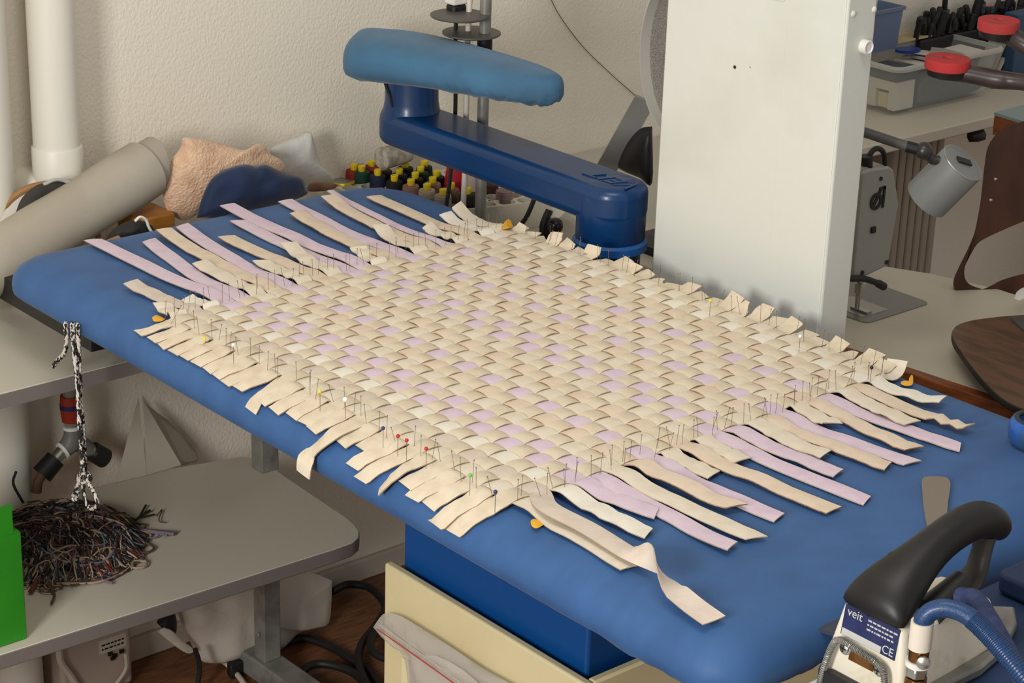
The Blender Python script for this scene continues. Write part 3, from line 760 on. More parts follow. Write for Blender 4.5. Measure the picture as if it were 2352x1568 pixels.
# measuring tape tin at the left end
tp = [on_z(px, py, 0.86) for px, py in ((765, 395), (790, 408), (815, 420), (830, 425))]
tag(obj('tin', MB().lathe([(0.019, 0), (0.021, 0.002), (0.021, 0.046), (0.018, 0.048)], 28, 0, Matrix.Translation((on_z(786, 412, 0.81).x, on_z(786, 412, 0.81).y, 0.7605))).torus((on_z(786, 412, 0.81).x, on_z(786, 412, 0.81).y, 0.806), 0.0205, 0.003, None, 28, 6, 1), [m_dsteel, mat('gold_yellow_foil', (214, 190, 40), 0.3, 0.3)]), 'round steel tin with a gold yellow band at the left end of the thread rack', 'tin')

# ---------------------------------------------------------------- thread stand, cables
pole = on_x(1105, 420, -2.575); pole.z = 0
t = thing('thread_stand', 'steel pole of a thread stand with two grey discs behind the sleeve arm', 'thread stand', (pole.x, pole.y, 0.76))
obj('pole', MB().cyl((pole.x, pole.y, 0.7605), (pole.x, pole.y, 2.2), 0.0095, 20), m_dsteel, t)
m_disc = mat('grey_spool_disc', (86, 82, 78), 0.45)
for px, py in ((1056, 39), (1083, 79)):
    c = on_x(px, py, -2.595)
    d = obj('spool_disc', MB().lathe([(0.046, 0), (0.048, 0.0015), (0.048, 0.004), (0.040, 0.0052), (0.006, 0.0055)], 36, 0, Matrix.Translation(c)), m_disc, t)
    obj('bracket', MB().tube([(c.x, c.y, c.z - 0.002), (pole.x, pole.y, c.z - 0.002)], 0.005, 8), m_dark, d)
q = on_x(1103, 98, pole.x)
obj('sleeve_joint', MB().cyl((pole.x, pole.y, q.z - 0.012), (pole.x, pole.y, q.z + 0.006), 0.0125, 20), m_black, t)
p = on_x(1048, 10, -2.62)
t = thing('power_connector', 'white and black cable connector hanging beside the thread stand pole', 'connector', p)
Mp = Matrix.Translation(p)
obj('white_housing', MB().box((-0.013, -0.016, 0.001), (0.013, 0.022, 0.06), 0, Mp), m_white, t, bev=(0.003, 2))
obj('black_plug', MB().prism([(-0.011, -0.014), (0.011, -0.014), (0.011, 0.014), (-0.011, 0.014)], -0.022, 0.001, 0, Mp), m_black, t, bev=(0.004, 2))
obj('metal_ring', MB().torus((0, 0, -0.022), 0.008, 0.002, Mp, 20, 6), m_steel, t)
tag(obj('black_cable', MB().tube(catmull([p + V((0, 0, -0.02)), on_x(1046, 120, -2.62), on_x(1046, 250, -2.62), on_x(1040, 350, -2.62), on_x(1028, 455, -2.612), on_x(1018, 500, -2.605)], 40), 0.0035, 8), m_black), 'black cable hanging straight down from the connector behind the sleeve arm', 'cable')
tag(obj('white_cable', MB().tube(catmull([on_x(1080, -20, -2.60), on_x(1074, 100, -2.60), on_x(1071, 250, -2.60), on_x(1068, 380, -2.60), on_x(1064, 470, -2.60), on_x(1060, 530, -2.597)], 40), [0.0048] * 41, 10), mat('white_cable_jacket', (214, 204, 192), 0.5)), 'white cable hanging next to the steel pole', 'cable')
tag(obj('loose_cable', MB().tube(catmull([on_x(1232, 440, -2.5), on_x(1222, 470, -2.5), on_x(1205, 505, -2.5), on_x(1180, 530, -2.5)], 20), 0.004, 8), m_black), 'black cable running down behind the far edge of the board', 'cable')
t = thing('overlock_machine', 'corner of a grey machine with a black knob beside the foot of the sleeve arm', 'machine', V((-2.44, 2.36, 0.7605)))
obj('lever', MB().tube(catmull([on_x(1262, 482, -2.45), on_x(1255, 500, -2.45), on_x(1250, 520, -2.45), on_x(1252, 545, -2.45)], 16), [0.006 + 0.003 * k / 16 for k in range(17)], 8), m_black, t)
obj('knob', MB().ball(on_x(1275, 518, -2.42), 0.0135, 20), mat('black_gloss', (32, 30, 30), 0.25), t)
pl = [on_x(px, py, -2.44) for px, py in ((1290, 480), (1318, 505), (1318, 560), (1280, 555), (1268, 500))]
obj('cover', MB().prism([(p.y, p.z) for p in pl], -2.46, -2.43, 0, Matrix(((0, 0, 1, 0), (1, 0, 0, 0), (0, 1, 0, 0), (0, 0, 0, 1)))), m_lowdesk, t, bev=(0.002, 2))
# thread hanging on the wall
tag(obj('hanging_thread', MB().tube(catmull([on_x(1255, -25, -2.876), on_x(1285, 35, -2.876), on_x(1340, 108, -2.876), on_x(1398, 165, -2.876), on_x(1462, 222, -2.876)], 40), 0.0008, 5), mat('dark_thread', (96, 92, 84), 0.8)), 'thin dark thread hanging in a curve across the wall', 'thread')

# ---------------------------------------------------------------- fan with mesh guard
cen = on_y(1572, 128, 2.33)
v2c = (CAM - cen).normalized()
nrm = Matrix.Rotation(math.radians(-62), 3, 'Z') @ V((v2c.x, v2c.y, 0)).normalized()
nrm = (nrm + V((0, 0, 0.05))).normalized()
Mf = axis_mat(cen, nrm)
t = thing('round_fan', 'round grey mesh guard with a bright metal rim standing edge-on behind the column', 'fan', (cen.x, cen.y, 0.76))
obj('rim', MB().loft([[Mf @ V((r * math.cos(2 * PI * k / 64), r * math.sin(2 * PI * k / 64), z)) for k in range(64)] for r, z in ((0.126, -0.014), (0.130, -0.014), (0.131, 0.0), (0.130, 0.014), (0.126, 0.014), (0.126, -0.014))], 0, False), mat('polished_rim', (214, 211, 205), 0.3, 0.45), t)
mm = mat('woven_wire', (176, 171, 162), 0.5, 0.2, col2=(112, 107, 100), nscale=700, lo=0.4, hi=0.6, bump=0.8, bscale=700)
obj('mesh_guard', MB().lathe([(0.1255, -0.004), (0.10, -0.010), (0.05, -0.016), (0.001, -0.018), (0.001, -0.0172), (0.05, -0.0152), (0.10, -0.0092), (0.1255, -0.0032)], 64, 0, Mf), mm, t)
for a in (1.75, 2.6, 3.4, 4.4):
    q = Mf @ V((0.131 * math.cos(a), 0.131 * math.sin(a), 0.006)); n_ = (Mf.to_3x3() @ V((math.cos(a), math.sin(a), 0)))
    obj('rivet', MB().lathe([(0.003, 0), (0.0025, 0.0012), (0.001, 0.0016)], 10, 0, axis_mat(q, n_)), m_dsteel, t)
a, b = on_y(1482, 228, 2.40), on_y(1392, 388, 2.40)
dd = (b - a).normalized(); sd = dd.cross(V((0.75, -0.66, 0))).normalized()
mb = MB()
for s_, e_ in ((a, b),):
    w_ = sd * 0.0175; n_ = dd.cross(sd).normalized() * 0.003
    vs = [a - w_ - n_, a + w_ - n_, a + w_ + n_, a - w_ + n_, b - w_ - n_, b + w_ - n_, b + w_ + n_, b - w_ + n_]
    mb.add(vs, [(0, 1, 2, 3), (7, 6, 5, 4), (0, 4, 5, 1), (1, 5, 6, 2), (2, 6, 7, 3), (3, 7, 4, 0)])
b2 = V((b.x, b.y, 0.7605))
obj('stand_arm', mb, mat('grey_arm_paint', (140, 138, 134), 0.5), t)
oc = [on_y(px, py, 2.40) for px, py in ((1498, 290), (1470, 296), (1440, 330), (1420, 378), (1430, 392), (1468, 408), (1498, 420))]
obj('motor_housing', MB().puff(oc, (0.7, -0.7, 0.1), 0.03, rings=8), m_black, t, smooth=60)
obj('foot', MB().box((-2.40, 2.36, 0.7605), (-2.10, 2.46, 0.775)).box((-2.30, 2.395, 0.775), (-2.26, 2.415, 0.90)), m_black, t)
tag(obj('back_machine_table', MB().box((-2.42, 2.32, 0.735), (-2.02, 2.60, 0.7602)), m_desk, bev=(0.002, 2)), 'pale table section under the fan behind the column', 'table')

# ---------------------------------------------------------------- sewing table, machine, lamp
m_sewtop = mat('cream_table_laminate', (196, 187, 168), 0.45)
m_wood = mat('warm_wood_edge', (142, 78, 36), 0.4, col2=(112, 58, 26), nscale=40, stretch=(0.4, 3, 3))
t = thing('sewing_table', 'cream topped sewing table with a wooden edge behind the right end of the board', 'sewing table', (-1.6, 2.5, 0))
obj('table_top', MB().prism([(-2.09, 2.288), (-1.0, 2.408), (-1.0, 2.735), (-1.9, 2.712), (-2.02, 2.68), (-2.09, 2.645)], 0.735, 0.760), m_sewtop, t, bev=(0.002, 2))
obj('wood_edge', MB().prism([(-2.09, 2.266), (-1.0, 2.386), (-1.0, 2.4075), (-2.09, 2.2875)], 0.735, 0.7615), m_wood, t, bev=(0.003, 2))
for x in (-2.05, -1.05):
    obj('leg', MB().box((x - 0.02, 2.40, 0.0), (x + 0.02, 2.44, 0.735)), m_dsteel, t)
m_head = mat('hammered_grey_enamel', (150, 147, 138), 0.42, 0.2, bump=0.35, bscale=420, bdist=0.0006)
t = thing('sewing_machine', 'grey industrial sewing machine head with a black round emblem beside the column', 'sewing machine', (-2.0, 2.44, 0.76))
FX = -1.925
fp = [on_x(px, py, FX) for px, py in ((1958, 642), (1985, 398), (1996, 390), (2044, 383), (2053, 390), (2065, 470), (2044, 592), (2037, 612), (1990, 634))]
MYZ = Matrix(((0, 0, 1, 0), (1, 0, 0, 0), (0, 1, 0, 0), (0, 0, 0, 1)))             # (y, z, x) -> (x, y, z)
obj('head_casting', MB().prism([(p.y, p.z) for p in fp], FX - 0.30, FX - 0.010, 0, MYZ), m_head, t, bev=(0.004, 2))
obj('face_plate', MB().prism([(p.y, p.z) for p in fp], FX - 0.009, FX, 0, MYZ), mat('face_plate_enamel', (158, 156, 148), 0.4, 0.2), t, bev=(0.003, 2))
for px, py, r in ((2023, 410, 0.0032), (2036, 602, 0.0036), (1980, 626, 0.0036)):
    q = on_x(px, py, FX); obj('screw', MB().cyl(q, q + V((0.0016, 0, 0)), r, 14), m_dark, t)
q = on_x(2004, 527, FX)
obj('stud', MB().box((FX, q.y - 0.005, q.z - 0.005), (FX + 0.004, q.y + 0.005, q.z + 0.005)), m_black, t, bev=(0.001, 1))
q = on_x(2013, 460, FX); Me = axis_mat(q, (1, 0, 0))
def Lc(y, z): return V((FX + 0.0008, q.y + y, q.z + z))
mb = MB().lathe([(0.0082, 0.0), (0.0082, 0.0012), (0.0135, 0.0012), (0.0135, 0.0)], 36, 0, axis_mat(Lc(-0.002, -0.001), (1, 0, 0)), cap=False)
def bar(mb, a, b, w_):
    a, b = Lc(*a), Lc(*b); d = (b - a).normalized(); s_ = d.cross(V((1, 0, 0))) * w_ * 0.5; n_ = V((0.0009, 0, 0))
    mb.add([a - s_ - n_, a + s_ - n_, a + s_ + n_, a - s_ + n_, b - s_ - n_, b + s_ - n_, b + s_ + n_, b - s_ + n_], [(0, 1, 2, 3), (7, 6, 5, 4), (0, 4, 5, 1), (1, 5, 6, 2), (2, 6, 7, 3), (3, 7, 4, 0)])
bar(mb, (-0.008, -0.009), (0.007, 0.015), 0.0055)
bar(mb, (0.0155, -0.014), (0.0155, 0.0195), 0.0048)
bar(mb, (0.004, 0.0172), (0.0175, 0.0180), 0.0046)
bar(mb, (0.008, 0.004), (0.0155, 0.004), 0.0038)
obj('emblem', mb, m_black, t, label='black round emblem with a letter stroke')
q = on_x(1993, 390, FX - 0.03)
obj('tension_post', MB().cyl(on_x(1990, 392, FX - 0.02), on_x(1990, 358, FX - 0.02), 0.0095, 18), m_black, t)
obj('cable_loop', MB().tube(catmull([on_x(1998, 385, FX - 0.02), on_x(1997, 358, FX - 0.02), on_x(2012, 341, FX - 0.02), on_x(2029, 350, FX - 0.02), on_x(2033, 385, FX - 0.02)], 24), 0.0042, 10), m_black, t)
obj('presser_lever', MB().tube(catmull([on_x(1950, 640, FX + 0.004), on_x(1985, 640, FX + 0.006), on_x(2015, 650, FX + 0.008), on_x(2030, 658, FX + 0.008)], 14), [0.005] * 10 + [0.0065] * 5, 10), m_dark, t)
nb = on_z(1972, 712, 0.7615)
obj('needle_bar', MB().cyl((nb.x, nb.y, 0.785), (nb.x, nb.y, 0.87), 0.004, 12).cyl((nb.x, nb.y, 0.763), (nb.x, nb.y, 0.79), 0.0012, 8).box((nb.x - 0.006, nb.y - 0.007, 0.79), (nb.x + 0.006, nb.y + 0.007, 0.806)), m_steel, t)
obj('presser_foot', MB().box((nb.x - 0.012, nb.y - 0.006, 0.7625), (nb.x + 0.022, nb.y + 0.006, 0.7655)).cyl((nb.x - 0.008, nb.y + 0.004, 0.765), (nb.x - 0.008, nb.y + 0.004, 0.83), 0.003, 10), m_steel, t)
obj('bed_plate', MB().prism(rrect(-2.20, -1.925, 2.41, 2.565, [0.01, 0.014, 0.014, 0.01]), 0.7602, 0.7615), mat('grey_bed_plate', (134, 134, 130), 0.35, 0.6), t, label='grey steel bed plate let into the table')
obj('slide_plate', MB().prism(rrect(-2.02, -1.945, 2.425, 2.485, 0.004), 0.7615, 0.7621), mat('bright_slide', (168, 168, 164), 0.3, 0.7), t)
# lamp
m_lampp = mat('grey_lamp_paint', (124, 126, 124), 0.42)
capc = at_dist(2213, 372, 3.02)
ax = (RIGHT * -0.655 + DOWN * 0.755) * 0.80 + FWD * 0.60
ax.normalize()
t = thing('machine_lamp', 'small grey cylindrical lamp on a jointed arm above the sewing table', 'lamp', capc - V((0, 0, 0.08)))
Ml = axis_mat(capc, ax)
obj('lamp_shade', MB().lathe([(0.006, 0), (0.030, 0.0), (0.0325, 0.001), (0.0335, 0.004), (0.034, 0.080), (0.0325, 0.080), (0.0325, 0.02), (0.01, 0.018)], 44, 0, Ml), m_lampp, t)
obj('rim_ring', MB().torus((0, 0, 0.002), 0.0322, 0.0013, Ml, 44, 6), m_steel, t)
sx_ = (RIGHT - ax * RIGHT.dot(ax)).normalized(); sy_ = ax.cross(sx_)
Ms = Matrix.Translation(capc - ax * 0.0016) @ Matrix((sx_, sy_, ax)).transposed().to_4x4()
obj('switch', MB().box((-0.013, -0.0055, -0.002), (0.013, 0.0055, 0.0012), 0, Ms @ Matrix.Rotation(-0.25, 4, 'Z')), m_black, t, bev=(0.001, 1))
jb = at_dist(2122, 346, 3.0)
obj('joint', MB().ball(jb, 0.0125, 20).tube([jb, jb.lerp(capc, 0.35) + ax * 0.01, at_dist(2168, 372, 3.01)], [0.0075, 0.008, 0.006], 10), mat('dark_joint', (70, 66, 64), 0.35, 0.5), t)
obj('lamp_arm', MB().tube([at_dist(1930, 285, 3.0), at_dist(2086, 337, 3.0)], 0.0072, 14), mat('grey_arm', (92, 90, 86), 0.45), t)
obj('arm_sleeve', MB().tube([at_dist(2082, 336, 3.0), at_dist(2108, 343, 3.0)], 0.0082, 14), m_black, t)

# ---------------------------------------------------------------- chairs
m_ply = mat('dark_plywood', (76, 40, 22), 0.35, col2=(60, 30, 16), nscale=30, stretch=(1, 1, 0.3), coat=0.2)
m_plyedge = mat('plywood_edge', (138, 92, 52), 0.5)
def slab(mb, outline, dist, th, hole=None, curve=None):
    """a bent plywood shell: outline placed at its distance, with real thickness"""
    def P(px, py, o):
        d = dist(px, py) + o
        return at_dist(px, py, d)
    n = len(outline)
    if hole is None:
        f = [P(x, y, 0) for x, y in outline]; b = [P(x, y, th) for x, y in outline]
        mb.add(f + b, [list(range(n - 1, -1, -1)), list(range(n, 2 * n))], 0)
        o = len(mb.v) - 2 * n
        for k in range(n): mb.f.append([o + k, o + (k + 1) % n, o + n + (k + 1) % n, o + n + k]); mb.m.append(1)
    else:
        mb.loft([[P(x, y, 0) for x, y in outline], [P(x, y, th) for x, y in outline]], 1, False)
        mb.loft([[P(x, y, 0) for x, y in hole], [P(x, y, th) for x, y in hole]], 1, False)
        mb.loft([[P(x, y, 0) for x, y in outline], [P(x, y, 0) for x, y in hole]], 0, False)
        mb.loft([[P(x, y, th) for x, y in outline], [P(x, y, th) for x, y in hole]], 0, False)
def smooth2(pts, n): return [(p.x, p.y) for p in catmull([V((x, y, 0)) for x, y in pts], n)]
outer = smooth2([(2470, 262), (2400, 266), (2345, 280), (2300, 298), (2270, 335), (2260, 390), (2256, 440), (2246, 510), (2226, 565), (2203, 612), (2190, 645), (2196, 668), (2230, 690), (2300, 715), (2400, 745), (2470, 765)], 60)
inner = smooth2([(2462, 468), (2400, 492), (2352, 508), (2300, 530), (2262, 548), (2245, 560), (2232, 580), (2218, 608), (2212, 632), (2222, 650), (2244, 660), (2268, 664), (2290, 648), (2330, 634), (2400, 618), (2462, 600)], 60)
t = thing('plywood_chair', 'dark brown bent plywood chair with a cut-out back standing behind the sewing table', 'chair', at_dist(2400, 700, 3.5) - V((0, 0, 0.6)))
mb = MB(); slab(mb, outer, lambda x, y: 3.42 + (y - 400) * 0.0002 + (x - 2190) * 0.0003, 0.018, inner)
obj('back_shell', mb, [m_ply, m_plyedge], t, smooth=40)
for px, py in ((2287, 411), (2276, 459)):
    q = at_dist(px, py, 3.42); obj('rivet', MB().ball(q, 0.003, 8, 0, (1, 1, 1)), m_steel, t)
sp = at_dist(2420, 690, 3.50)
obj('seat', MB().prism(rrect(sp.x - 0.16, sp.x + 0.20, sp.y - 0.02, sp.y + 0.34, 0.06), sp.z - 0.08, sp.z - 0.06), m_ply, t, bev=(0.006, 2))
for dx, dy in ((-0.1, 0.05), (0.14, 0.05), (-0.1, 0.28), (0.14, 0.28)):
    obj('leg', MB().cyl((sp.x + dx, sp.y + dy, 0.0), (sp.x + dx, sp.y + dy, sp.z - 0.08), 0.012, 12), m_dsteel, t)
# second chair, its back tucked over the sewing table front
m_wal = mat('worn_walnut_veneer', (96, 66, 46), 0.42, col2=(72, 48, 34), nscale=22, stretch=(0.6, 2.5, 1), coat=0.1)
o2 = smooth2([(2480, 720), (2400, 719), (2352, 721), (2290, 726), (2232, 734), (2200, 744), (2187, 758), (2189, 778), (2206, 806), (2240, 852), (2285, 900), (2320, 925), (2352, 938), (2400, 955), (2480, 965)], 60)
t = thing('walnut_chair', 'chair with a rounded walnut veneer back leaning over the sewing table at the right', 'chair', at_dist(2420, 840, 2.75) - V((0, 0, 0.5)))
pz = 0.800
mb = MB().prism([(on_z(x, y, pz).x, on_z(x, y, pz).y) for x, y in o2], pz - 0.012, pz, 0, None, 1)
for k, f in enumerate(mb.f): mb.f[k] = f[::-1]
obj('back_rest', mb, [m_wal, m_dark], t, bev=(0.003, 2))
bo = [(2322, 730), (2480, 722), (2480, 790), (2376, 778)]
obj('bracket', MB().prism([(on_z(x, y, 0.8035).x, on_z(x, y, 0.8035).y) for x, y in bo][::-1], 0.8002, 0.8035), mat('dark_grey_bracket', (70, 68, 66), 0.45), t)
sb = on_z(2440, 850, 0.79)
obj('support', MB().cyl((sb.x + 0.05, sb.y, 0.762), (sb.x + 0.05, sb.y, 0.789), 0.016, 14), m_dark, t)
ow = smooth2([(2330, 685), (2334, 672), (2346, 662), (2362, 658), (2366, 668), (2356, 682), (2342, 690)], 20)
tag(obj('white_clip', MB().puff([on_z(x, y, 0.79) for x, y in ow], (0.6, -0.4, 0.7), 0.004, sub=1), m_white), 'small white rounded clip at the far edge of the sewing table', 'clip')

# ---------------------------------------------------------------- back desk, box and clutter at the upper right
m_bdesk = mat('off_white_desk', (204, 196, 178), 0.45)
t = thing('back_desk', 'off-white desk against the wall behind the sewing machine', 'desk', (-2.74, 4.0, 0))
obj('desk_top', MB().box((-2.879, 3.0, 0.727), (-2.600, 5.2, 0.752)), m_bdesk, t, bev=(0.003, 2))
obj('side_panel', MB().box((-2.87, 4.2, 0.0), (-2.62, 4.225, 0.727)), m_bdesk, t)
t = thing('radiator', 'ribbed grey-beige radiator under the back desk', 'radiator', (-2.80, 3.5, 0.1))
m_rad = mat('radiator_paint', (160, 148, 132), 0.5)
ra, rb = on_x(2040, 430, -2.76).y, on_x(2158, 430, -2.76).y
N = 7
for k in range(N):
    y0 = ra + (rb - ra) * k / N
    obj('rib', MB().prism(rrect(-2.86, -2.755, y0 + 0.002, y0 + (rb - ra) / N - 0.002, 0.007), 0.12, 0.712), m_rad, t, smooth=30)
obj('rail', MB().box((-2.85, ra, 0.16), (-2.80, rb, 0.20)).box((-2.85, ra, 0.62), (-2.80, rb, 0.66)), m_rad, t)
bk = [on_x(px, py, -2.66) for px, py in ((2222, 306), (2258, 294), (2262, 320), (2226, 326))]
tag(obj('black_clip', MB().puff(bk, (1, -0.2, 0), 0.012, sub=2), m_black), 'black clip hanging under the back desk edge', 'clip')
# storage box
m_clear = mat('clear_polypropylene', (214, 218, 214), 0.15, alpha=0.16, spec=0.5)
b0 = on_z(2052, 272, 0.752)
X1, Y0, Y1, X0, ZB, ZT = b0.x - 0.004, b0.y + 0.005, b0.y + 0.322, b0.x - 0.135, 0.753, 0.862
def tubz(ins, z):
    e = (z - ZB) / (ZT - ZB)
    return [V((x, y, z)) for x, y in rrect(X0 - 0.006 * e + ins, X1 + 0.012 * e - ins, Y0 - 0.014 * e + ins, Y1 + 0.02 * e - ins, 0.02 - ins * 0.5, 6)]
t = thing('storage_box', 'clear plastic storage box full of paper and notions on the back desk', 'storage box', ((X0 + X1) / 2, (Y0 + Y1) / 2, ZB))
mb = MB().loft([tubz(0.012, ZB), tubz(0.002, ZB + 0.003), tubz(0, ZB + 0.012), tubz(0, ZT), tubz(0.0022, ZT), tubz(0.0022, ZB + 0.012), tubz(0.012, ZB + 0.004)])
obj('tub', mb, m_clear, t, smooth=40)
mb = MB().loft([tubz(-0.008, ZT - 0.010), tubz(-0.0085, ZT - 0.004), tubz(-0.006, ZT), tubz(-0.0005, ZT + 0.001), tubz(-0.0005, ZT - 0.010), tubz(-0.008, ZT - 0.010)], 0, False)
obj('rim', mb, mat('frosted_rim', (206, 206, 198), 0.35, alpha=0.75), t, smooth=40)
m_paper = mat('white_paper', (212, 206, 192), 0.85)
m_card = mat('grey_card', (170, 166, 156), 0.85)
bx = lambda *a: MB().box(*a)
t2 = thing('white_carton', 'white card carton standing in the near end of the clear storage box', 'carton', (X1 - 0.05, Y0 + 0.03, ZB + 0.006))
mb = bx((X1 - 0.085, Y0 + 0.014, ZB + 0.048), (X1 - 0.012, Y0 + 0.075, ZB + 0.068)).box((X1 - 0.085, Y0 + 0.014, ZB + 0.008), (X1 - 0.065, Y0 + 0.075, ZB + 0.048)).box((X1 - 0.03, Y0 + 0.014, ZB + 0.008), (X1 - 0.012, Y0 + 0.075, ZB + 0.048))
obj('carton_shell', mb, m_paper, t2)
obj('inner_card', bx((X1 - 0.064, Y0 + 0.022, ZB + 0.008), (X1 - 0.031, Y0 + 0.07, ZB + 0.04)), mat('pale_yellow_card', (214, 206, 160), 0.85), t2)
tag(obj('dark_cloth_bundle', MB().puff([V((X1 - 0.015, Y0 + y, ZB + z)) for y, z in ((0.09, 0.012), (0.30, 0.012), (0.305, 0.055), (0.2, 0.075), (0.1, 0.06))], (1, 0, 0), 0.004, back=0.09, wr=0.004, wf=40, seed=4), mat('slate_cloth', (84, 88, 90), 0.9)), 'dark grey cloth bundle seen through the side of the clear box', 'cloth')
tag(obj('grey_pouch', bx((X1 - 0.10, Y0 + 0.012, ZB + 0.070), (X1 - 0.012, Y0 + 0.085, ZB + 0.092)), mat('slate_pouch', (74, 80, 84), 0.8), bev=(0.006, 3)), 'dark slate pouch on top of the white carton inside the clear box', 'pouch')
rr2 = random.Random(3)
for k in range(5):
    y = Y0 + 0.14 + 0.036 * k
    M = Matrix.Translation((X1 - 0.055 + rr2.uniform(-0.015, 0.015), y, ZB + 0.086 + 0.0025 * k)) @ Matrix.Rotation(rr2.uniform(-0.6, 0.6), 4, 'Z') @ Matrix.Rotation(rr2.uniform(-0.12, 0.12), 4, 'X')
    lab = ['folded white paper nearest the front of the clear storage box', 'white paper slip lying second from the front of the clear box', 'grey card in the middle of the clear storage box', 'white paper in the far half of the clear storage box', 'grey card at the far end of the clear storage box'][k]
    tag(obj('paper_slip', bx((-0.04, -0.028, 0), (0.04, 0.028, 0.0016), 0, M), m_paper if k % 2 == 0 else m_card), lab, 'paper', 'papers in the storage box')
q = on_z(2085, 118, ZT - 0.004)
tag(obj('blue_tape', MB().lathe([(0.012, 0), (0.02, 0), (0.02, 0.006), (0.012, 0.006)], 24, 0, Matrix.Translation(q) @ Matrix.Scale(1.5, 4, (0.3, 1, 0))), mat('royal_blue', (28, 62, 140), 0.4)), 'flat royal blue roll lying at the near end of the clear box', 'tape')
# blue container
bc = on_z(2040, 112, ZT + 0.004)
c_ = [on_z(px, py, ZT + 0.004) for px, py in ((2012, 117), (2061, 110))]
wy = (c_[1] - c_[0]).length
hz = 0.078
mb = MB()
rg = lambda e, z: [V((x, y, z)) for x, y in rrect(c_[1].x - 0.07 - e, c_[1].x + e, c_[1].y - 0.085 - e, c_[1].y + e, 0.006, 4)]
mb.loft([rg(0, ZT + 0.0035), rg(0.005, ZT + 0.088), rg(0.009, ZT + 0.088), rg(0.009, ZT + 0.095), rg(0.002, ZT + 0.095), rg(-0.003, ZT + 0.01)])
tag(obj('blue_container', mb, mat('grey_blue_plastic', (104, 120, 150), 0.5), smooth=30), 'grey-blue plastic container standing on the clear box beside the column', 'container')
en = [on_z(px, py, ZT + 0.006) for px, py in ((2062, 98), (2066, 60), (2100, 48), (2176, 62), (2140, 82))]
tag(obj('manila_envelope', MB().prism([(p.x, p.y) for p in en][::-1], ZT + 0.0035, ZT + 0.008), mat('manila_paper', (200, 180, 138), 0.85)), 'manila envelope lying over the far rim of the clear box', 'envelope')
for k in range(7):
    z0 = ZT + 0.0082 + 0.0002
    a, b = on_z(2098 + k * 2, 72 + k * 1.6, z0), on_z(2122 + k * 3, 66 + k * 1.4, z0)
# tray full of black pens
m_pinkm = mat('pink_plastic', (214, 120, 140), 0.45); m_yel = mat('mustard_plastic', (196, 152, 50), 0.45); m_teal = mat('dark_teal_plastic', (44, 66, 70), 0.4)
tray_c = on_x(2240, 68, -2.855)
ZPEN = tray_c.z + 0.006
tag(obj('pen_tray', MB().box((-2.879, tray_c.y - 0.215, ZPEN - 0.045), (-2.835, tray_c.y + 0.45, ZPEN)), m_black, bev=(0.004, 2)), 'black wall tray packed with dark pens above the clear box', 'tray')
pr = random.Random(11)
for k in range(58):
    px = 2114 + k * 4.3 + pr.uniform(-3, 3); py = 44 - k * 0.5 + pr.uniform(-22, 14)
    tip = on_x(px, py, -2.855 + pr.uniform(-0.012, 0.02))
    base = V((tip.x + pr.uniform(-0.01, 0.01), tip.y + pr.uniform(-0.02, 0.02), ZPEN + 0.001))
    base.x = max(-2.868, min(-2.845, base.x)); tip.z = max(tip.z, ZPEN + 0.018)
    r = pr.uniform(0.005, 0.0078); cc = [m_black, m_black, m_black, m_teal, m_black, m_black][k % 6]
    d = tip - base; top = base + d
    mid_ = base.lerp(top, 0.72)
    t = thing('marker_pen', 'dark marker pen standing in the crowded black tray on the back desk', 'pen', base, 'pens in the black tray')
    obj('barrel', MB().tube([base, mid_], r, 10), m_black, t)
    obj('pen_cap', MB().tube([mid_, top, top + d.normalized() * 0.003], [r * 1.15, r * 1.1, r * 0.7], 10), {9: m_pinkm, 25: m_yel, 37: m_pinkm}.get(k, cc), t)
for k, (x0, y0, x1, y1, r, lb) in enumerate(((2166, 60, 2174, -30, 0.006, 'long black handle standing leftmost in the pen tray'), (2232, 45, 2256, -20, 0.010, 'broad black blade-like handle in the middle of the pen tray'), (2300, 40, 2330, -25, 0.009, 'broad black handle right of the middle in the pen tray'))):
    a, b = on_x(x0, y0, -2.85), on_x(x1, y1, -2.84)
    a.z = ZPEN + 0.001
    tag(obj('tool_handle', MB().tube([a, a.lerp(b, 0.5), b], [r * 0.7, r * 1.1, r], 10), m_black), lb, 'tool')
# right-hand clutter
tag(obj('blue_folder', MB().box((-2.80, on_x(2338, 60, -2.76).y, 0.753), (-2.76, on_x(2338, 60, -2.76).y + 0.22, 0.905)), mat('dull_blue_card', (52, 80, 112), 0.6), bev=(0.003, 2)), 'dull blue box file at the right end of the back desk', 'box file')
fy = on_z(2300, 196, 0.755).y - 0.02
for k in range(4):
    M = Matrix.Translation((-2.80, fy + 0.020 + 0.022 * k, 0.7585)) @ Matrix.Rotation(-0.55 - 0.04 * k, 4, 'X')
    tag(obj('paper_folder', MB().box((-0.03, 0, 0.0), (0.015, 0.006, 0.10), 0, M), m_paper if k % 2 else m_card), ['grey folder leaning right against the end of the clear box', 'white folder leaning, second from the clear box', 'grey folder leaning, third from the clear box', 'white folder leaning, furthest right at the picture edge'][k], 'folder', 'leaning folders on the back desk')
yp = [on_z(px, py, 0.756) for px, py in ((2275, 200), (2290, 165), (2352, 140), (2420, 150), (2420, 195))]
tag(obj('mustard_folder', MB().prism([(p.x, p.y) for p in yp][::-1], 0.7525, 0.758), mat('mustard_card', (184, 140, 48), 0.7)), 'mustard yellow folder lying on the desk right of the clear box', 'folder')
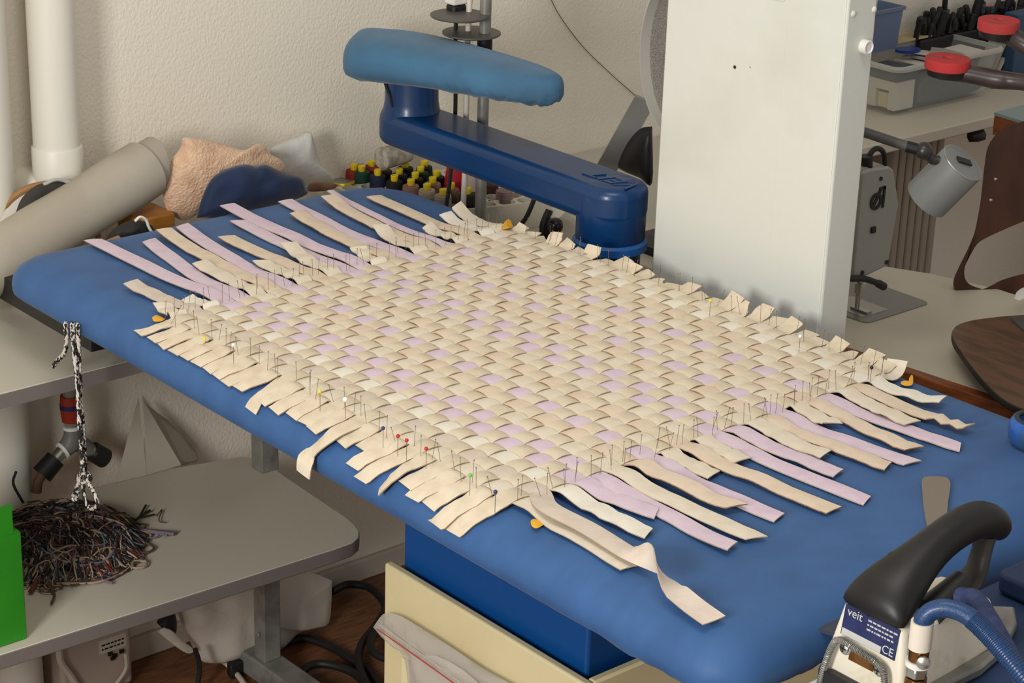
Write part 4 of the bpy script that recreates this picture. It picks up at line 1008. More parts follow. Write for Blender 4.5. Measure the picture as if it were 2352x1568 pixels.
# red padded arms of a yarn stand
m_red = mat('red_felt_pad', (178, 48, 48), 0.85, col2=(160, 54, 52), nscale=30, bump=0.4, bscale=260)
m_arm = mat('dark_brown_arm', (52, 42, 42), 0.35, col2=(66, 54, 52), nscale=20)
t = thing('yarn_stand', 'yarn stand with dark arms ending in red round pads at the top right', 'yarn stand', at_dist(2470, 200, 2.9) - V((0, 0, 0.3)))
hub = at_dist(2640, 225, 2.86)
for (px, py, wpx, mids) in ((2178, 133, 51, ((2228, 170), (2290, 182), (2360, 190))), (2295, 45, 46, ((2325, 85), (2360, 106), (2480, 165)))):
    d = 2.95; c = at_dist(px, py, d); r = wpx * d / F_PX
    M = axis_mat(c, V((0.02, -0.02, 1)))
    pd = obj('red_pad', MB().lathe([(r * 0.97, -0.0145), (r, -0.0135), (r, -0.0015), (r * 0.97, 0), (r * 0.25, 0.0004), (r * 0.2, -0.002)], 40, 0, M), m_red, t)
    obj('pad_cup', MB().lathe([(r * 0.6, -0.0265), (r * 0.86, -0.0235), (r * 0.93, -0.0146)], 36, 0, M), m_black, pd)
    pts = [c + V((0, 0, -0.021))] + [at_dist(x, y, d - 0.01 * k) for k, (x, y) in enumerate(mids)] + [hub]
    cv = catmull(pts, 24)
    obj('arm', MB().tube(cv, [0.010 + 0.003 * math.sin(PI * min(1, k / 20)) for k in range(25)], 14), m_arm, t, smooth=60)
obj('stand_pole', MB().cyl((hub.x, hub.y, 0.7605), (hub.x, hub.y, hub.z + 0.02), 0.012, 16), m_arm, t)
# wooden stool at the right
sa = on_x(2275, 290, -2.30)
st = [on_z(px, py, 0.83) for px, py in ((2284, 258), (2352, 240), (2470, 225), (2470, 330), (2420, 300))]
t = thing('wooden_stool', 'wooden box stool with a pale blue top at the right end of the back desk', 'stool', st[0] - V((0, 0, 0.83)))
obj('blue_top', MB().prism([(p.x, p.y) for p in st][::-1], 0.824, 0.830), mat('pale_blue_laminate', (140, 156, 160), 0.5), t)
s3 = [V((p.x, p.y, 0)) for p in st]; cs = sum(s3, V()) / 5
obj('wood_body', MB().prism([((p.x - cs.x) * 0.99 + cs.x, (p.y - cs.y) * 0.99 + cs.y) for p in s3][::-1], 0.785, 0.8235), m_wood, t)

# ---------------------------------------------------------------- lower left: rope, valve, cone, yarn tangle, green box
m_rope = bpy.data.materials.new('black_white_braid'); m_rope.use_nodes = True
nt = m_rope.node_tree; b = nt.nodes['Principled BSDF']; b.inputs['Roughness'].default_value = 0.85
tc = nt.nodes.new('ShaderNodeTexCoord'); vo = nt.nodes.new('ShaderNodeTexVoronoi'); vo.inputs['Scale'].default_value = 240
mp = nt.nodes.new('ShaderNodeMapping'); mp.inputs['Scale'].default_value = (1.4, 1.4, 0.6); mp.inputs['Rotation'].default_value = (0.5, 0.4, 0)
rp = nt.nodes.new('ShaderNodeValToRGB'); rp.color_ramp.interpolation = 'CONSTANT'
rp.color_ramp.elements[0].color = (0.012, 0.01, 0.01, 1); rp.color_ramp.elements[1].position = 0.48; rp.color_ramp.elements[1].color = (0.62, 0.56, 0.50, 1)
nt.links.new(tc.outputs['Object'], mp.inputs['Vector']); nt.links.new(mp.outputs['Vector'], vo.inputs['Vector'])
sp_ = nt.nodes.new('ShaderNodeSeparateColor'); nt.links.new(vo.outputs['Color'], sp_.inputs['Color'])
nt.links.new(sp_.outputs['Red'], rp.inputs['Fac']); nt.links.new(rp.outputs['Color'], b.inputs['Base Color'])
RY = 1.30
R_ = lambda px, py, o=0.0: on_y(px, py, RY + o)
t = thing('braided_rope', 'black and white braided cord with a tied loop hanging from the blue board', 'rope', R_(185, 1160))
def braid(mb, pts, n, r):
    P = catmull(pts, n)
    for ph in range(3):
        Q = []
        for k, p in enumerate(P):
            a = k * 0.75 + ph * 2 * PI / 3
            Q.append(p + V((math.cos(a) * r * 0.55, 0.5 * math.sin(a) * r * 0.55, math.sin(a) * r * 0.3)))
        mb.tube(Q, r * 0.5, 6)
mb = MB()
braid(mb, [R_(166, 742), R_(170, 800), R_(178, 880), R_(182, 960), R_(188, 1030), R_(190, 1085)], 90, 0.0042)
braid(mb, [R_(178, 745, 0.006), R_(182, 830, 0.006), R_(186, 920, 0.006), R_(192, 1000, 0.006), R_(196, 1085, 0.006)], 84, 0.0042)
obj('cord', mb, m_rope, t, smooth=80)
mb = MB(); braid(mb, [R_(150, 742), R_(153, 780), R_(148, 810), R_(132, 828), R_(122, 842)], 30, 0.0042)
obj('short_end', mb, m_rope, t, smooth=80)
mb = MB()
braid(mb, [R_(178, 1098), R_(190, 1085), R_(206, 1092), R_(204, 1105), R_(186, 1106), R_(178, 1098)], 24, 0.0042)
braid(mb, [R_(192, 1100, .004), R_(192, 1130), R_(200, 1158), R_(212, 1168), R_(224, 1156), R_(214, 1128), R_(200, 1104), R_(196, 1092)], 40, 0.0036)
braid(mb, [R_(186, 1100), R_(176, 1120), R_(168, 1142), R_(174, 1146), R_(180, 1130)], 18, 0.0038)
obj('knot_loop', mb, m_rope, t, smooth=80)

vx = -2.80
Vx = lambda px, py: on_x(px, py, vx)
t = thing('water_valve', 'grey Y-shaped water valve with red collar and black caps under the desk', 'valve', Vx(168, 1000))
obj('red_collar', MB().tube([Vx(160, 908), Vx(161, 935), Vx(163, 966)], [0.0155, 0.0165, 0.0145], 20), mat('red_plastic_collar', (150, 44, 26), 0.45), t)
obj('blue_band', MB().tube([Vx(161.2, 926), Vx(161.6, 936)], 0.0171, 20), mat('navy_band', (30, 36, 84), 0.5), t)
obj('inlet', MB().tube([Vx(158, 850), Vx(160, 910)], 0.011, 16), m_dsteel, t)
obj('neck', MB().tube([Vx(163, 964), Vx(166, 982)], 0.011, 16), m_dsteel, t)
obj('body', MB().tube([Vx(166, 978), Vx(167, 1000), Vx(160, 1022), Vx(143, 1036)], [0.013, 0.015, 0.016, 0.014], 16).tube([Vx(167, 1000), Vx(182, 1018), Vx(205, 1032)], [0.014, 0.015, 0.012], 16), mat('valve_grey', (112, 108, 104), 0.5), t)
obj('white_ring', MB().tube([Vx(165, 976), Vx(165.5, 983)], 0.0148, 20).tube([Vx(147, 1033), Vx(142, 1037)], 0.0155, 20), m_white, t)
obj('outlet', MB().tube([Vx(143, 1036), Vx(122, 1060)], 0.0105, 16), m_steel, t)
obj('outlet', MB().tube([Vx(200, 1029), Vx(216, 1038)], 0.0115, 16), m_steel, t)
obj('black_cap', MB().tube([Vx(128, 1053), Vx(96, 1090)], [0.0165, 0.0175], 18), m_black, t)
obj('black_cap', MB().tube([Vx(212, 1036), Vx(240, 1052)], [0.0165, 0.017], 18), m_black, t)
obj('hose_tail', MB().tube(catmull([Vx(100, 1086), Vx(88, 1105), Vx(84, 1130)], 8), 0.008, 10), mat('rusty_brown', (104, 76, 54), 0.8), t)
# folded translucent sheets leaning on the wall
m_sheet = mat('milky_sheet', (196, 186, 168), 0.5, trans=0.15)
apex = on_x(318, 912, -2.868)
t = thing('folded_sheet', 'folded milky plastic sheets leaning like a pointed tent against the wall under the desk', 'plastic sheet', (-2.80, 1.63, 0.4055))
def facet(pts, th=0.0012):
    m_ = MB(); P = [V(p) for p in pts]; n_ = (P[1] - P[0]).cross(P[2] - P[0]).normalized() * th
    k = len(P); m_.add([p + n_ for p in P] + [p - n_ for p in P], [list(range(k)), list(range(2 * k - 1, k - 1, -1))] + [(i, k + i, k + (i + 1) % k, (i + 1) % k) for i in range(k)])
    return m_
zb = 0.4065
f0, f1, f2 = on_z(266, 1108, zb), on_z(336, 1092, zb), on_z(416, 1068, zb)
obj('panel', facet([apex, f0, f1]), m_sheet, t)
ap2 = on_x(332, 925, -2.85)
obj('panel', facet([ap2, f1, f2]), m_sheet, t)
bl = [on_x(px, py, -2.862) for px, py in ((362, 950), (385, 965), (415, 995), (440, 1020), (452, 1042), (455, 1058))]
obj('curved_panel', facet([ap2] + bl + [f2]), m_sheet, t)

# yarn tangle
m_y = [mat('yarn_' + n, c, 0.95) for n, c in (('black', (44, 38, 38)), ('brown', (92, 70, 56)), ('slate', (104, 112, 122)), ('rust', (106, 54, 44)), ('sand', (172, 148, 124)), ('mauve', (126, 100, 112)))]
yr = random.Random(5)
mb = MB()
YC = on_z(138, 1248, 0.41)
def pile_h(x, y):
    e = ((x - YC.x) / 0.115) ** 2 + ((y - YC.y) / 0.12) ** 2
    return 0.052 * max(0.0, 1 - e) ** 0.6
mb.ball((YC.x, YC.y, 0.422), 0.078, 24, 0, (1.1, 1.0, 0.32))
for k in range(430):
    a = yr.uniform(0, 2 * PI); r = math.sqrt(yr.random()) * 0.105
    x, y = YC.x + r * 1.15 * math.cos(a), YC.y + r * 0.95 * math.sin(a)
    h = yr.uniform(0, 2 * PI); pts = []; cur = yr.uniform(-0.5, 0.5)
    for q in range(9):
        z = 0.41 + pile_h(x, y) * yr.uniform(0.75, 1.08)
        pts.append((x, y, max(0.4085, z)))
        h += cur + yr.gauss(0, 0.5); x += 0.021 * math.cos(h); y += 0.021 * math.sin(h)
        if ((x - YC.x) / 0.125) ** 2 + ((y - YC.y) / 0.115) ** 2 > 1: h += 2.2
    mb.tube(catmull(pts, 20), yr.choice((0.0011, 0.0014, 0.0018)), 5, yr.choices(range(6), (7, 4.5, 2.4, 1.3, 3.4, 1.0))[0])
for pts, mi, r in (([(250, 1190), (290, 1205), (340, 1217), (405, 1222)], 2, 0.0022), ([(240, 1195), (300, 1212), (350, 1220), (400, 1226)], 5, 0.003), ([(245, 1200), (300, 1215), (345, 1222), (385, 1229)], 2, 0.0018),
                   ([(270, 1195), (310, 1250), (300, 1300), (230, 1335), (130, 1340)], 4, 0.0016), ([(250, 1190), (290, 1215), (300, 1260), (270, 1300), (210, 1330)], 4, 0.0013), ([(310, 1195), (330, 1180), (345, 1172)], 0, 0.0022), ([(318, 1190), (335, 1160)], 0, 0.002), ([(325, 1188), (355, 1181)], 0, 0.0016),
                   ([(55, 1180), (42, 1125), (38, 1098)], 0, 0.0022), ([(85, 1330), (75, 1350), (70, 1358)], 3, 0.004), ([(230, 1290), (275, 1295), (250, 1310), (200, 1315)], 4, 0.0016), ([(360, 1185), (372, 1170), (365, 1195), (380, 1200)], 1, 0.001), ([(115, 1350), (125, 1365), (118, 1385)], 1, 0.002)):
    P = [on_z(px, py, 0.4085 + r) for px, py in pts]
    if pts[0] == (55, 1180):
        P = [V((P[0].x, P[0].y, 0.43)), V((P[0].x - 0.01, P[0].y - 0.01, 0.462)), V((P[0].x - 0.01, P[0].y - 0.004, 0.482))]
    mb.tube(catmull(P, 24), r, 6, mi)
yo = obj('yarn_tangle', mb, m_y, None, smooth=80)
tag(yo, 'big tangle of dark yarn ends heaped on the lower desk level', 'yarn', None, 'stuff')
g = on_z(63, 1466, 0.4055)
m_green = mat('green_cardboard', (46, 142, 30), 0.5, col2=(40, 132, 26), nscale=6)
t = thing('green_box', 'bright green cardboard box cut by the left picture edge on the lower desk level', 'box', (g.x - 0.08, g.y - 0.1, 0.4055))
obj('carton', MB().box((g.x - 0.20, g.y - 0.16, 0.4055), (g.x - 0.0, g.y, 0.574)), m_green, t, bev=(0.0015, 1))
obj('open_flap', MB().box((g.x - 0.006, g.y - 0.16, 0.574), (g.x - 0.003, g.y - 0.010, 0.617)), m_green, t, label='upright green lid flap')

# under the desk: bag, device, cables
m_bag = mat('white_bag_cloth', (218, 208, 194), 0.8, col2=(206, 196, 182), nscale=12, bump=0.35, bscale=40, bdist=0.006)
oc = [on_x(px, py, -2.76) for px, py in ((400, 1380), (470, 1340), (590, 1320), (690, 1310), (755, 1330), (762, 1345), (758, 1420), (745, 1435), (690, 1446), (640, 1490), (560, 1510), (500, 1522), (465, 1518), (440, 1480), (420, 1440))]
bg = obj('white_bag', MB().puff(oc, (1, -0.25, 0.1), 0.045, back=0.03, wr=0.018, wf=16, seed=12, rings=12, sub=4, pw=0.6), m_bag, None, smooth=70)
tag(bg, 'crumpled white cloth bag hanging under the lower desk level', 'bag')
bl = [on_x(px, py, -2.74) for px, py in ((360, 1430), (378, 1410), (402, 1406), (404, 1450), (385, 1452))]
tag(obj('black_pouch', MB().puff(bl, (1, -0.2, 0), 0.015, sub=3), m_black), 'small black pouch beside the white bag under the desk', 'pouch')
cp = [on_x(px, py, -2.73) for px, py in ((362, 1450), (385, 1440), (420, 1470), (445, 1492), (430, 1500), (395, 1478))]
tag(obj('canvas_strap', MB().puff(cp, (1, -0.2, 0.3), 0.006, wr=0.004, sub=3), m_bag), 'folded canvas strap hanging beside the black pouch', 'strap')
d0, d1 = on_x(138, 1490, -2.80), on_x(296, 1440, -2.80)
t = thing('wall_device', 'off-white electrical box with a printed label low on the wall under the desk', 'electrical box', (-2.83, (d0.y + d1.y) / 2, 0.0))
obj('housing', MB().box((-2.867, d0.y, 0.005), (-2.80, d1.y + 0.005, 0.145)), mat('aged_white_plastic', (182, 164, 150), 0.5), t, bev=(0.008, 3))
l0, l1 = on_x(228, 1488, -2.7995), on_x(290, 1468, -2.7995)
lz = (l0.z + l1.z) / 2
obj('label_plate', MB().box((-2.7999, l0.y, lz - 0.012), (-2.7988, l1.y, lz + 0.014)), mat('label_paper', (206, 196, 184), 0.6), t)
mb = MB()
for k in range(2):
    y = l0.y + 0.004
    rq = random.Random(k)
    while y < l1.y - 0.006:
        w_ = rq.uniform(0.003, 0.008); mb.box((-2.7989, y, lz + 0.002 - 0.008 * k), (-2.7985, y + w_, lz + 0.005 - 0.008 * k)); y += w_ + 0.002
obj('label_print', mb, m_dark, t)
mb = MB()
for px, py in ((252, 1500), (262, 1504), (278, 1494), (258, 1510)):
    q = on_x(px, py, -2.80); mb.box((-2.801, q.y - 0.004, q.z - 0.003), (-2.796, q.y + 0.004, q.z + 0.003))
obj('terminals', mb, m_black, t)
wq = [on_x(px, py, -2.785) for px, py in ((288, 1500), (290, 1530), (280, 1552), (262, 1575))]
obj('lead', MB().tube(catmull(wq, 16), 0.0032, 8), m_skirt, t, label='off-white lead')
fl_ = lambda pts, r: MB().tube(catmull([on_z(px, py, r + 0.001 + dz) for px, py, dz in pts], 60), r, 10)
m_cab = mat('black_rubber', (30, 29, 28), 0.55)
CABS = [('black floor cable looping beside the cream panel', [(762, 1358, .012), (800, 1342, .012), (850, 1350, .012), (884, 1390, .012), (868, 1430, .012), (830, 1480, .012), (826, 1530, .012), (850, 1590, .012)]),
        ('black floor cable running from the desk leg to the picture bottom', [(640, 1480, 0), (700, 1466, 0), (760, 1486, 0), (800, 1510, 0), (850, 1545, 0), (880, 1590, 0)]),
        ('black floor cable curving in front of the desk foot', [(660, 1590, 0.01), (690, 1545, .01), (730, 1524, .01), (790, 1535, .01), (830, 1560, .01), (845, 1600, .01)]),
        ('short black cable coiled against the cream panel', [(900, 1430, .02), (872, 1440, .02), (852, 1470, .02), (862, 1500, .02), (910, 1520, .02)])]
for lb, pts in CABS: tag(obj('floor_cable', fl_(pts, 0.0075), m_cab), lb, 'cable', 'black cables on the floor')
tag(obj('thin_black_cable', MB().tube(catmull([on_x(448, 1490, -2.70), on_x(456, 1515, -2.70), on_x(458, 1545, -2.70), on_x(452, 1580, -2.70)], 20), 0.0045, 8), m_cab), 'thin black cable hanging down left of the white bag', 'cable')
tag(obj('white_floor_cable', fl_([(500, 1510, .02), (525, 1528, .003), (550, 1555, .001), (580, 1600, .001)], 0.005), m_skirt), 'white cable running across the floor from the white bag', 'cable')
tag(obj('power_strip', MB().prism([(on_z(x, y, 0.03).x, on_z(x, y, 0.03).y) for x, y in ((520, 1516), (585, 1490), (596, 1500), (530, 1528))][::-1], 0.001, 0.028), m_black, bev=(0.003, 2)), 'flat black plug strip on the floor under the white bag', 'power strip')
wl = [on_x(px, py, -2.79) for px, py in ((135, 1490), (140, 1520), (160, 1548), (180, 1580))]
tag(obj('cream_cable', MB().tube(catmull(wl, 16), 0.006, 8), m_skirt), 'off-white cable running down left of the electrical box', 'cable')

# zip bag on the cream panel
m_zip = mat('clear_zip_bag', (196, 188, 178), 0.2, alpha=0.45, spec=0.7, bump=0.5, bscale=45, bdist=0.004)
m_zipin = mat('crumpled_tissue', (190, 180, 166), 0.8, bump=0.6, bscale=40, bdist=0.006)
yb = 1.372
Zp = lambda px, py, o=0.0: on_y(px, py, yb + o)
t = thing('zip_bag', 'clear plastic zip bag with a red closure line hanging on the cream panel', 'zip bag', Zp(1000, 1560))
oc = [Zp(px, py) for px, py in ((857, 1440), (880, 1410), (905, 1409), (938, 1424), (1020, 1475), (1110, 1535), (1200, 1590), (1180, 1640), (1060, 1640), (950, 1600), (928, 1510), (895, 1478))]
obj('film', MB().puff(oc, (0, -1, 0.1), 0.010, back=0.004, wr=0.006, wf=40, seed=6, rings=8, sub=3), m_zip, t, smooth=60)
obj('red_closure', MB().tube([Zp(866, 1444, -0.012), Zp(900, 1468, -0.012), Zp(960, 1510, -0.013), Zp(1100, 1610, -0.013)], 0.0007, 6), mat('red_closure', (178, 40, 46), 0.5), t)
obj('clear_closure', MB().tube([Zp(872, 1434, -0.012), Zp(905, 1458, -0.012), Zp(965, 1500, -0.013), Zp(1105, 1600, -0.013)], 0.0009, 6), m_zip, t)
ic = [Zp(px, py) for px, py in ((940, 1520), (1000, 1505), (1090, 1560), (1130, 1630), (960, 1620))]
obj('tissue', MB().puff(ic, (0, -1, 0), 0.006, back=0.002, wr=0.005, wf=60, seed=3, rings=6, sub=3), m_zipin, t, smooth=60)

# ---------------------------------------------------------------- tools on the right end of the board
sp2 = smooth2([(2117, 1110), (2120, 1098), (2134, 1094), (2166, 1095), (2179, 1101), (2183, 1116), (2178, 1150), (2174, 1190), (2166, 1225), (2140, 1225), (2128, 1200), (2121, 1160)], 40)
mb = MB().prism([(on_z(x, y, 0.903).x, on_z(x, y, 0.903).y) for x, y in sp2][::-1], 0.9006, 0.9034)
tag(obj('metal_tongue', mb, mat('matt_steel', (150, 140, 126), 0.5, 0.6), smooth=30), 'flat grey metal tongue lying on the blue board beside the iron handle', 'tool')
dc = on_z(2378, 1022, 0.9)
Md = Matrix.Translation((dc.x, dc.y, 0.9004))
t = thing('pin_dish', 'round blue magnetic dish full of pins at the right picture edge', 'pin dish', (dc.x, dc.y, 0.9))
RD = 0.034
obj('bowl', MB().lathe([(0.62 * RD, 0), (0.8 * RD, 0.001), (0.96 * RD, 0.008), (RD, 0.018), (0.97 * RD, 0.027), (0.86 * RD, 0.033), (0.72 * RD, 0.0335), (0.66 * RD, 0.028), (0.60 * RD, 0.022), (0.01, 0.020)], 44, 0, Md), mat('blue_dish', (22, 86, 168), 0.3, col2=(52, 78, 104), nscale=20, coat=0.4), t)
obj('black_rim', MB().torus((0, 0, 0.032), 0.74 * RD, 0.0035, Md, 40, 8), mat('dark_rim', (38, 44, 48), 0.35), t)
mb = MB(); r3 = random.Random(2)
for k in range(70):
    a = r3.uniform(0, 2 * PI); rr = r3.uniform(0, 0.012); c = V((rr * math.cos(a), rr * math.sin(a), 0.024 + r3.uniform(0, 0.008)))
    d = V((r3.gauss(0, 1), r3.gauss(0, 1), r3.gauss(0, 0.35))).normalized() * 0.010
    mb.tube([Md @ (c - d), Md @ (c + d)], 0.0004, 5)
pp = obj('loose_pins', mb, m_steel, t); pp['kind'] = 'stuff'

# ---------------------------------------------------------------- iron and its rest
m_irest = mat('navy_rest_pad', (30, 52, 88), 0.6, col2=(26, 46, 78), nscale=20, bump=0.2, bscale=200)
m_ironw = mat('worn_white_enamel', (226, 218, 198), 0.4, col2=(206, 194, 168), nscale=40, lo=0.55, hi=0.7)
m_handle = mat('black_bakelite', (24, 22, 21), 0.45, col2=(29, 27, 25), nscale=30, bump=0.03, bscale=300)
m_brass = mat('aged_brass', (150, 104, 58), 0.35, 0.9, col2=(110, 74, 42), nscale=60)
IX = -1.089
t = thing('iron_rest', 'iron rest with a navy pad and pale plate beyond the right end of the board', 'iron rest', (-1.02, 1.55, 0.80))
obj('rest_plate', MB().prism(rrect(-1.160, -0.955, 1.30, 1.80, 0.03), 0.835, 0.845), m_column, t, bev=(0.002, 2), label='pale steel plate')
obj('rest_pad', MB().prism(rrect(-1.150, -0.975, 1.405, 1.775, [0.02, 0.06, 0.06, 0.02], 8), 0.846, 0.872), m_irest, t, bev=(0.005, 3))
obj('rest_rim', MB().tube([V((x, y, 0.862)) for x, y in rrect(-1.148, -0.962, 1.36, 1.79, 0.06, 8)][10:30], 0.006, 8), m_black, t)
obj('bracket', MB().box((-1.165, 1.50, 0.80), (-1.0, 1.62, 0.834)), m_dark, t)
obj('stop_block', MB().prism(rrect(-1.135, -1.03, 1.672, 1.76, 0.012), 0.873, 0.898), m_irest, t, bev=(0.006, 3), label='upright navy silicone block')

t = thing('steam_iron', 'steam iron with black handle and worn white heel standing on its rest at the right', 'iron', (IX, 1.5, 0.874))
# body: sole, white housing
sole = [(IX - 0.056, 1.43), (IX + 0.056, 1.43), (IX + 0.056, 1.52), (IX + 0.045, 1.57), (IX + 0.022, 1.62), (IX, 1.645), (IX - 0.022, 1.62), (IX - 0.045, 1.57), (IX - 0.056, 1.52)]
obj('sole_plate', MB().prism(sole, 0.873, 0.885), m_dsteel, t, bev=(0.003, 2))
def H(px, py, z): return on_z(px, py, z)
tl, tr_ = H(1948, 1383, 0.948), H(2088, 1452, 0.944)
h_tl = V((IX - 0.038, 1.418, 0.950)); h_tr = V((IX + 0.036, 1.418, 0.950)); h_br = V((IX + 0.049, 1.408, 0.874)); h_bl = V((IX - 0.052, 1.408, 0.874))
f_tl = V((IX - 0.032, 1.56, 0.935)); f_tr = V((IX + 0.030, 1.56, 0.935)); f_br = V((IX + 0.040, 1.575, 0.885)); f_bl = V((IX - 0.040, 1.575, 0.885))
obj('housing', MB().add([h_bl, h_br, h_tr, h_tl, f_bl, f_br, f_tr, f_tl], [(0, 1, 2, 3), (7, 6, 5, 4), (0, 4, 5, 1), (1, 5, 6, 2), (2, 6, 7, 3), (3, 7, 4, 0)]), m_ironw, t, bev=(0.006, 3), label='worn white enamelled heel')
HN = (h_br - h_bl).cross(h_tl - h_bl).normalized()
def on_heel(u, v, o=0.0):         # u across 0..1, v upward 0..1
    return h_bl.lerp(h_br, u).lerp(h_tl.lerp(h_tr, u), v) + HN * o
hu = (h_br - h_bl).normalized(); hv = HN.cross(hu)
def heel_mat(u, v, o): return Matrix.Translation(on_heel(u, v, o)) @ Matrix((hu, hv, HN)).transposed().to_4x4()
m_lab = mat('navy_label', (34, 42, 84), 0.4, col2=(42, 50, 92), nscale=60)
m_ink = mat('silver_print', (196, 194, 190), 0.4)
Ml = heel_mat(0.50, 0.77, 0.0004)
obj('rating_label', MB().box((-0.033, -0.0155, 0), (0.033, 0.0155, 0.0008), 0, Ml), m_lab, t, label='navy rating label')
mb = text_mb('veit', 0.0125, 0.0002, Ml @ Matrix.Translation((-0.020, 0.0095, 0.001)))
b2_ = text_mb('CE', 0.0115, 0.0002, Ml @ Matrix.Translation((0.024, -0.0095, 0.001))); mb.add(b2_.v, b2_.f)
for k in range(3):
    x = -0.004
    rq = random.Random(20 + k)
    while x < 0.028:
        w_ = rq.uniform(0.0015, 0.005); mb.box((x, 0.0095 - 0.0045 * k, 0.0008), (x + w_, 0.0112 - 0.0045 * k, 0.0011), 0, Ml); x += w_ + 0.0012
mb.box((-0.032, -0.0152, 0.0008), (0.016, -0.0085, 0.0010), 0, Ml)
obj('label_print', mb, m_ink, t)
bw = [on_heel(u, v, o) for u, v, o in ((0.13, -0.25, 0.010), (0.12, 0.15, 0.010), (0.14, 0.46, 0.010), (0.24, 0.545, 0.010), (0.50, 0.52, 0.010), (0.74, 0.49, 0.010), (0.85, 0.38, 0.010), (0.86, 0.0, 0.010), (0.83, -0.25, 0.010))]
P = catmull(bw, 90)
mb = MB().tube(P, 0.0024, 8)
x_, y_, t_ = frame(P[1] - P[0]); co = []
for k in range(len(P) * 8):
    q = k / 8; i0 = min(int(q), len(P) - 2); p = P[i0].lerp(P[i0 + 1], q - i0); d = (P[i0 + 1] - P[i0]).normalized()
    a_, b_, _ = frame(d, HN); an = 2 * PI * q * 1.15
    co.append(p + a_ * (0.0031 * math.cos(an)) + b_ * (0.0031 * math.sin(an)))
mb.tube(co, 0.0006, 5)
obj('spring_guard', mb, m_dsteel, t, label='steel spring bow')
for u, v in ((0.24, 0.42), (0.72, 0.37)):
    Mh_ = heel_mat(u, v, 0.001)
    s_ = obj('screw', MB().lathe([(0.0068, 0), (0.0068, 0.001), (0.005, 0.0016), (0.005, 0.0036), (0.003, 0.0046)], 20, 0, Mh_), m_steel, t)
    obj('cross_slot', MB().box((-0.0035, -0.0006, 0.0040), (0.0035, 0.0006, 0.0050), 0, Mh_).box((-0.0006, -0.0035, 0.0040), (0.0006, 0.0035, 0.0050), 0, Mh_), m_dark, s_)
obj('brass_plate', MB().box((-0.016, -0.007, 0), (0.014, 0.007, 0.0012), 0, heel_mat(0.48, 0.39, 0.0006)), m_brass, t)
obj('terminal_block', MB().box((-0.034, -0.02, 0), (0.034, 0.004, 0.012), 0, heel_mat(0.48, 0.02, 0.0)).box((-0.044, -0.05, -0.002), (0.042, -0.021, 0.016), 0, heel_mat(0.48, 0.0, 0.0)), m_black, t, bev=(0.002, 2))
# handle
def sect(y, z, rx, rz, tilt, n=28, e=0.8, dx=0.0):
    out = []
    for k in range(n):
        a = 2 * PI * k / n; ca, sa = math.cos(a), math.sin(a)
        lx = rx * abs(ca) ** e * (1 if ca > 0 else -1); lz = rz * abs(sa) ** e * (1 if sa > 0 else -1)
        out.append(V((IX + dx + lx, y - lz * math.sin(tilt), z + lz * math.cos(tilt))))
    return out
HS = [(1.412, 0.949, 0.0385, 0.004, 1.05), (1.418, 0.958, 0.037, 0.016, 0.95), (1.432, 0.969, 0.035, 0.021, 0.85), (1.452, 0.981, 0.030, 0.022, 0.72), (1.475, 0.992, 0.024, 0.0205, 0.55), (1.505, 1.003, 0.0185, 0.0185, 0.38),
      (1.535, 1.011, 0.0175, 0.018, 0.22), (1.565, 1.015, 0.0175, 0.018, 0.05), (1.590, 1.014, 0.018, 0.018, -0.15), (1.610, 1.008, 0.018, 0.018, -0.45), (1.624, 0.998, 0.017, 0.016, -0.8), (1.632, 0.988, 0.013, 0.010, -1.1)]
HS = [(1.412 + (y - 1.412) * (0.86 if y > 1.44 else 1 - 0.14 * (y - 1.412) / 0.028), z - 0.007 * min(1, (y - 1.412) / 0.06), a, b, c) for y, z, a, b, c in HS]
obj('handle', MB().loft([sect(*s, e=0.85) for s in HS]), m_handle, t, smooth=70, sub=1)
hs = V((IX - 0.012, 1.456, 0.996))
obj('button', MB().ball(hs, 0.006, 12, 0, (1.3, 1.3, 0.5)), m_dark, t)
st_ = [(1.606, 0.992, 0.012, 0.008, 1.5), (1.604, 0.975, 0.011, 0.006, 1.5), (1.600, 0.958, 0.012, 0.006, 1.4), (1.590, 0.945, 0.014, 0.007, 1.1), (1.565, 0.938, 0.016, 0.008, 0.5), (1.54, 0.936, 0.017, 0.008, 0.2)]
st_ = [(y - 0.028, z - 0.006, a, b, c) for y, z, a, b, c in st_]
obj('front_strut', MB().loft([sect(*s, n=16) for s in st_]), mat('dark_grey_bakelite', (62, 58, 54), 0.45), t, smooth=70)
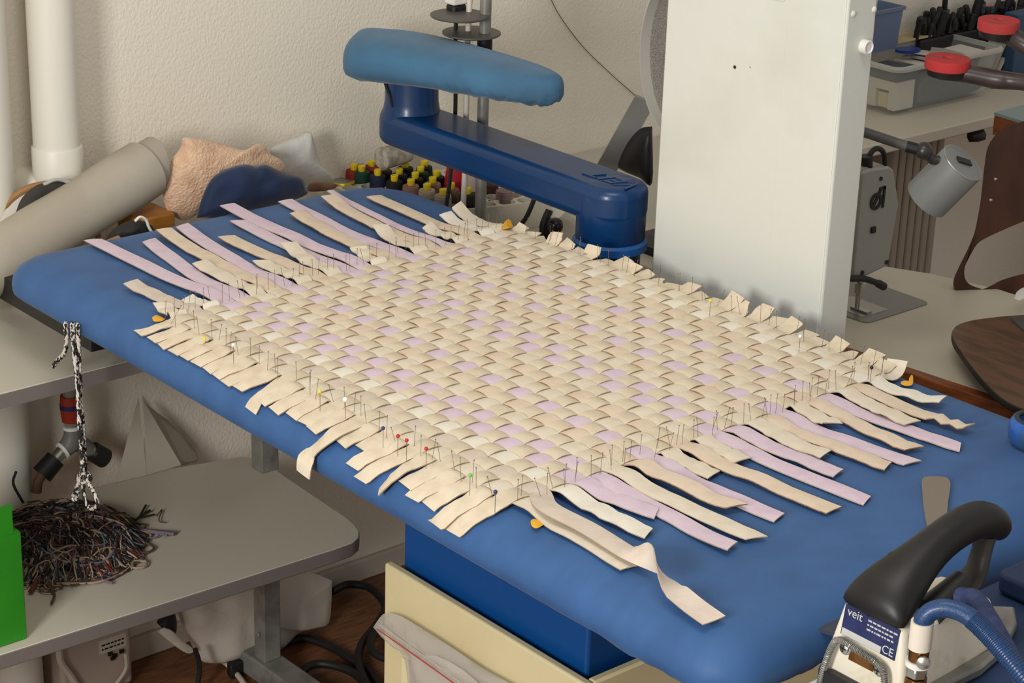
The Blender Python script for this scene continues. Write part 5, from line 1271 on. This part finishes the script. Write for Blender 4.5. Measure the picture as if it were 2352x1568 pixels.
# hose connection on the right side of the heel
cx, cy = IX + 0.060, 1.411
stack = [(0.0125, 0.80, 0.828, m_brass, 6, 'brass_nut'), (0.0135, 0.829, 0.850, m_brass, 6, 'brass_nut'), (0.0125, 0.851, 0.862, m_steel, 6, 'steel_nut'), (0.0140, 0.8625, 0.868, m_white, 24, 'white_washer'), (0.0115, 0.8685, 0.880, m_brass, 24, 'hose_clamp'), (0.0128, 0.8805, 0.908, mat('white_sleeve', (226, 214, 198), 0.55), 24, 'white_sleeve')]
for r, z0, z1, m_, sg, nm in stack:
    obj(nm, MB().lathe([(r * 0.83, z0 + 0.064), (r * 0.83, z1 + 0.064)], sg, 0, Matrix.Translation((cx, cy, 0))), m_, t, bev=(0.001, 1) if sg == 6 else None)
q = V((cx + 0.011, cy - 0.007, 0.937))
obj('clamp_screw', MB().lathe([(0.006, 0), (0.006, 0.004), (0.003, 0.0055)], 16, 0, axis_mat(q, (0.5, -0.8, 0.1))), m_steel, t)
m_hose = mat('blue_braided_hose', (30, 66, 112), 0.42, col2=(24, 54, 96), nscale=500, coat=0.15, bump=0.25, bscale=700)
hp = catmull([V((cx, cy, 0.968)), V((cx + 0.001, cy + 0.001, 0.976)), V((cx + 0.006, cy + 0.006, 0.984)), V((cx + 0.017, cy + 0.013, 0.9885)), V((cx + 0.033, cy + 0.020, 0.986)), V((cx + 0.053, cy + 0.024, 0.976)), V((cx + 0.080, cy + 0.026, 0.960)), V((cx + 0.12, cy + 0.028, 0.933)), V((cx + 0.17, cy + 0.028, 0.890))], 60)
mb = MB().tube(hp, 0.0088, 20)
for k in range(32, 60, 1):
    d = (hp[k + 1] - hp[k]).normalized() if k < 60 else d
    for e in (0.0, 0.5):
        c = hp[k].lerp(hp[k + 1], e)
        mb.torus((0, 0, 0), 0.0090, 0.0006, axis_mat(c, d), 20, 5)
obj('steam_hose', mb, m_hose, t, label='shiny blue braided steam hose')
h2 = catmull([V((IX + 0.030, 1.50, 0.952)), V((IX + 0.050, 1.50, 0.962)), V((IX + 0.080, 1.487, 0.956)), V((IX + 0.13, 1.470, 0.93)), V((IX + 0.21, 1.455, 0.88))], 40)
obj('power_cord', MB().tube(h2, [0.011] * 6 + [0.0095] * 35, 16), mat('dusty_blue_sleeve', (46, 58, 96), 0.8, col2=(60, 70, 106), nscale=120), t, label='dull blue fabric power cord')
obj('cord_boot', MB().loft([sect(1.47 + 0.012 * k, 0.945 + 0.004 * k, 0.016 - 0.001 * k, 0.013, 0.2, 16, 0.9, 0.022) for k in range(5)]), m_handle, t, smooth=70)
wing = [H(1882, 1443, 0.884), H(1936, 1398, 0.884), H(1960, 1440, 0.884), H(1935, 1460, 0.884)]
obj('shoe_edge', MB().prism([(p.x, p.y) for p in wing][::-1], 0.880, 0.884), mat('slate_shoe', (54, 58, 74), 0.5), t, label='dark slate edge of the iron shoe')
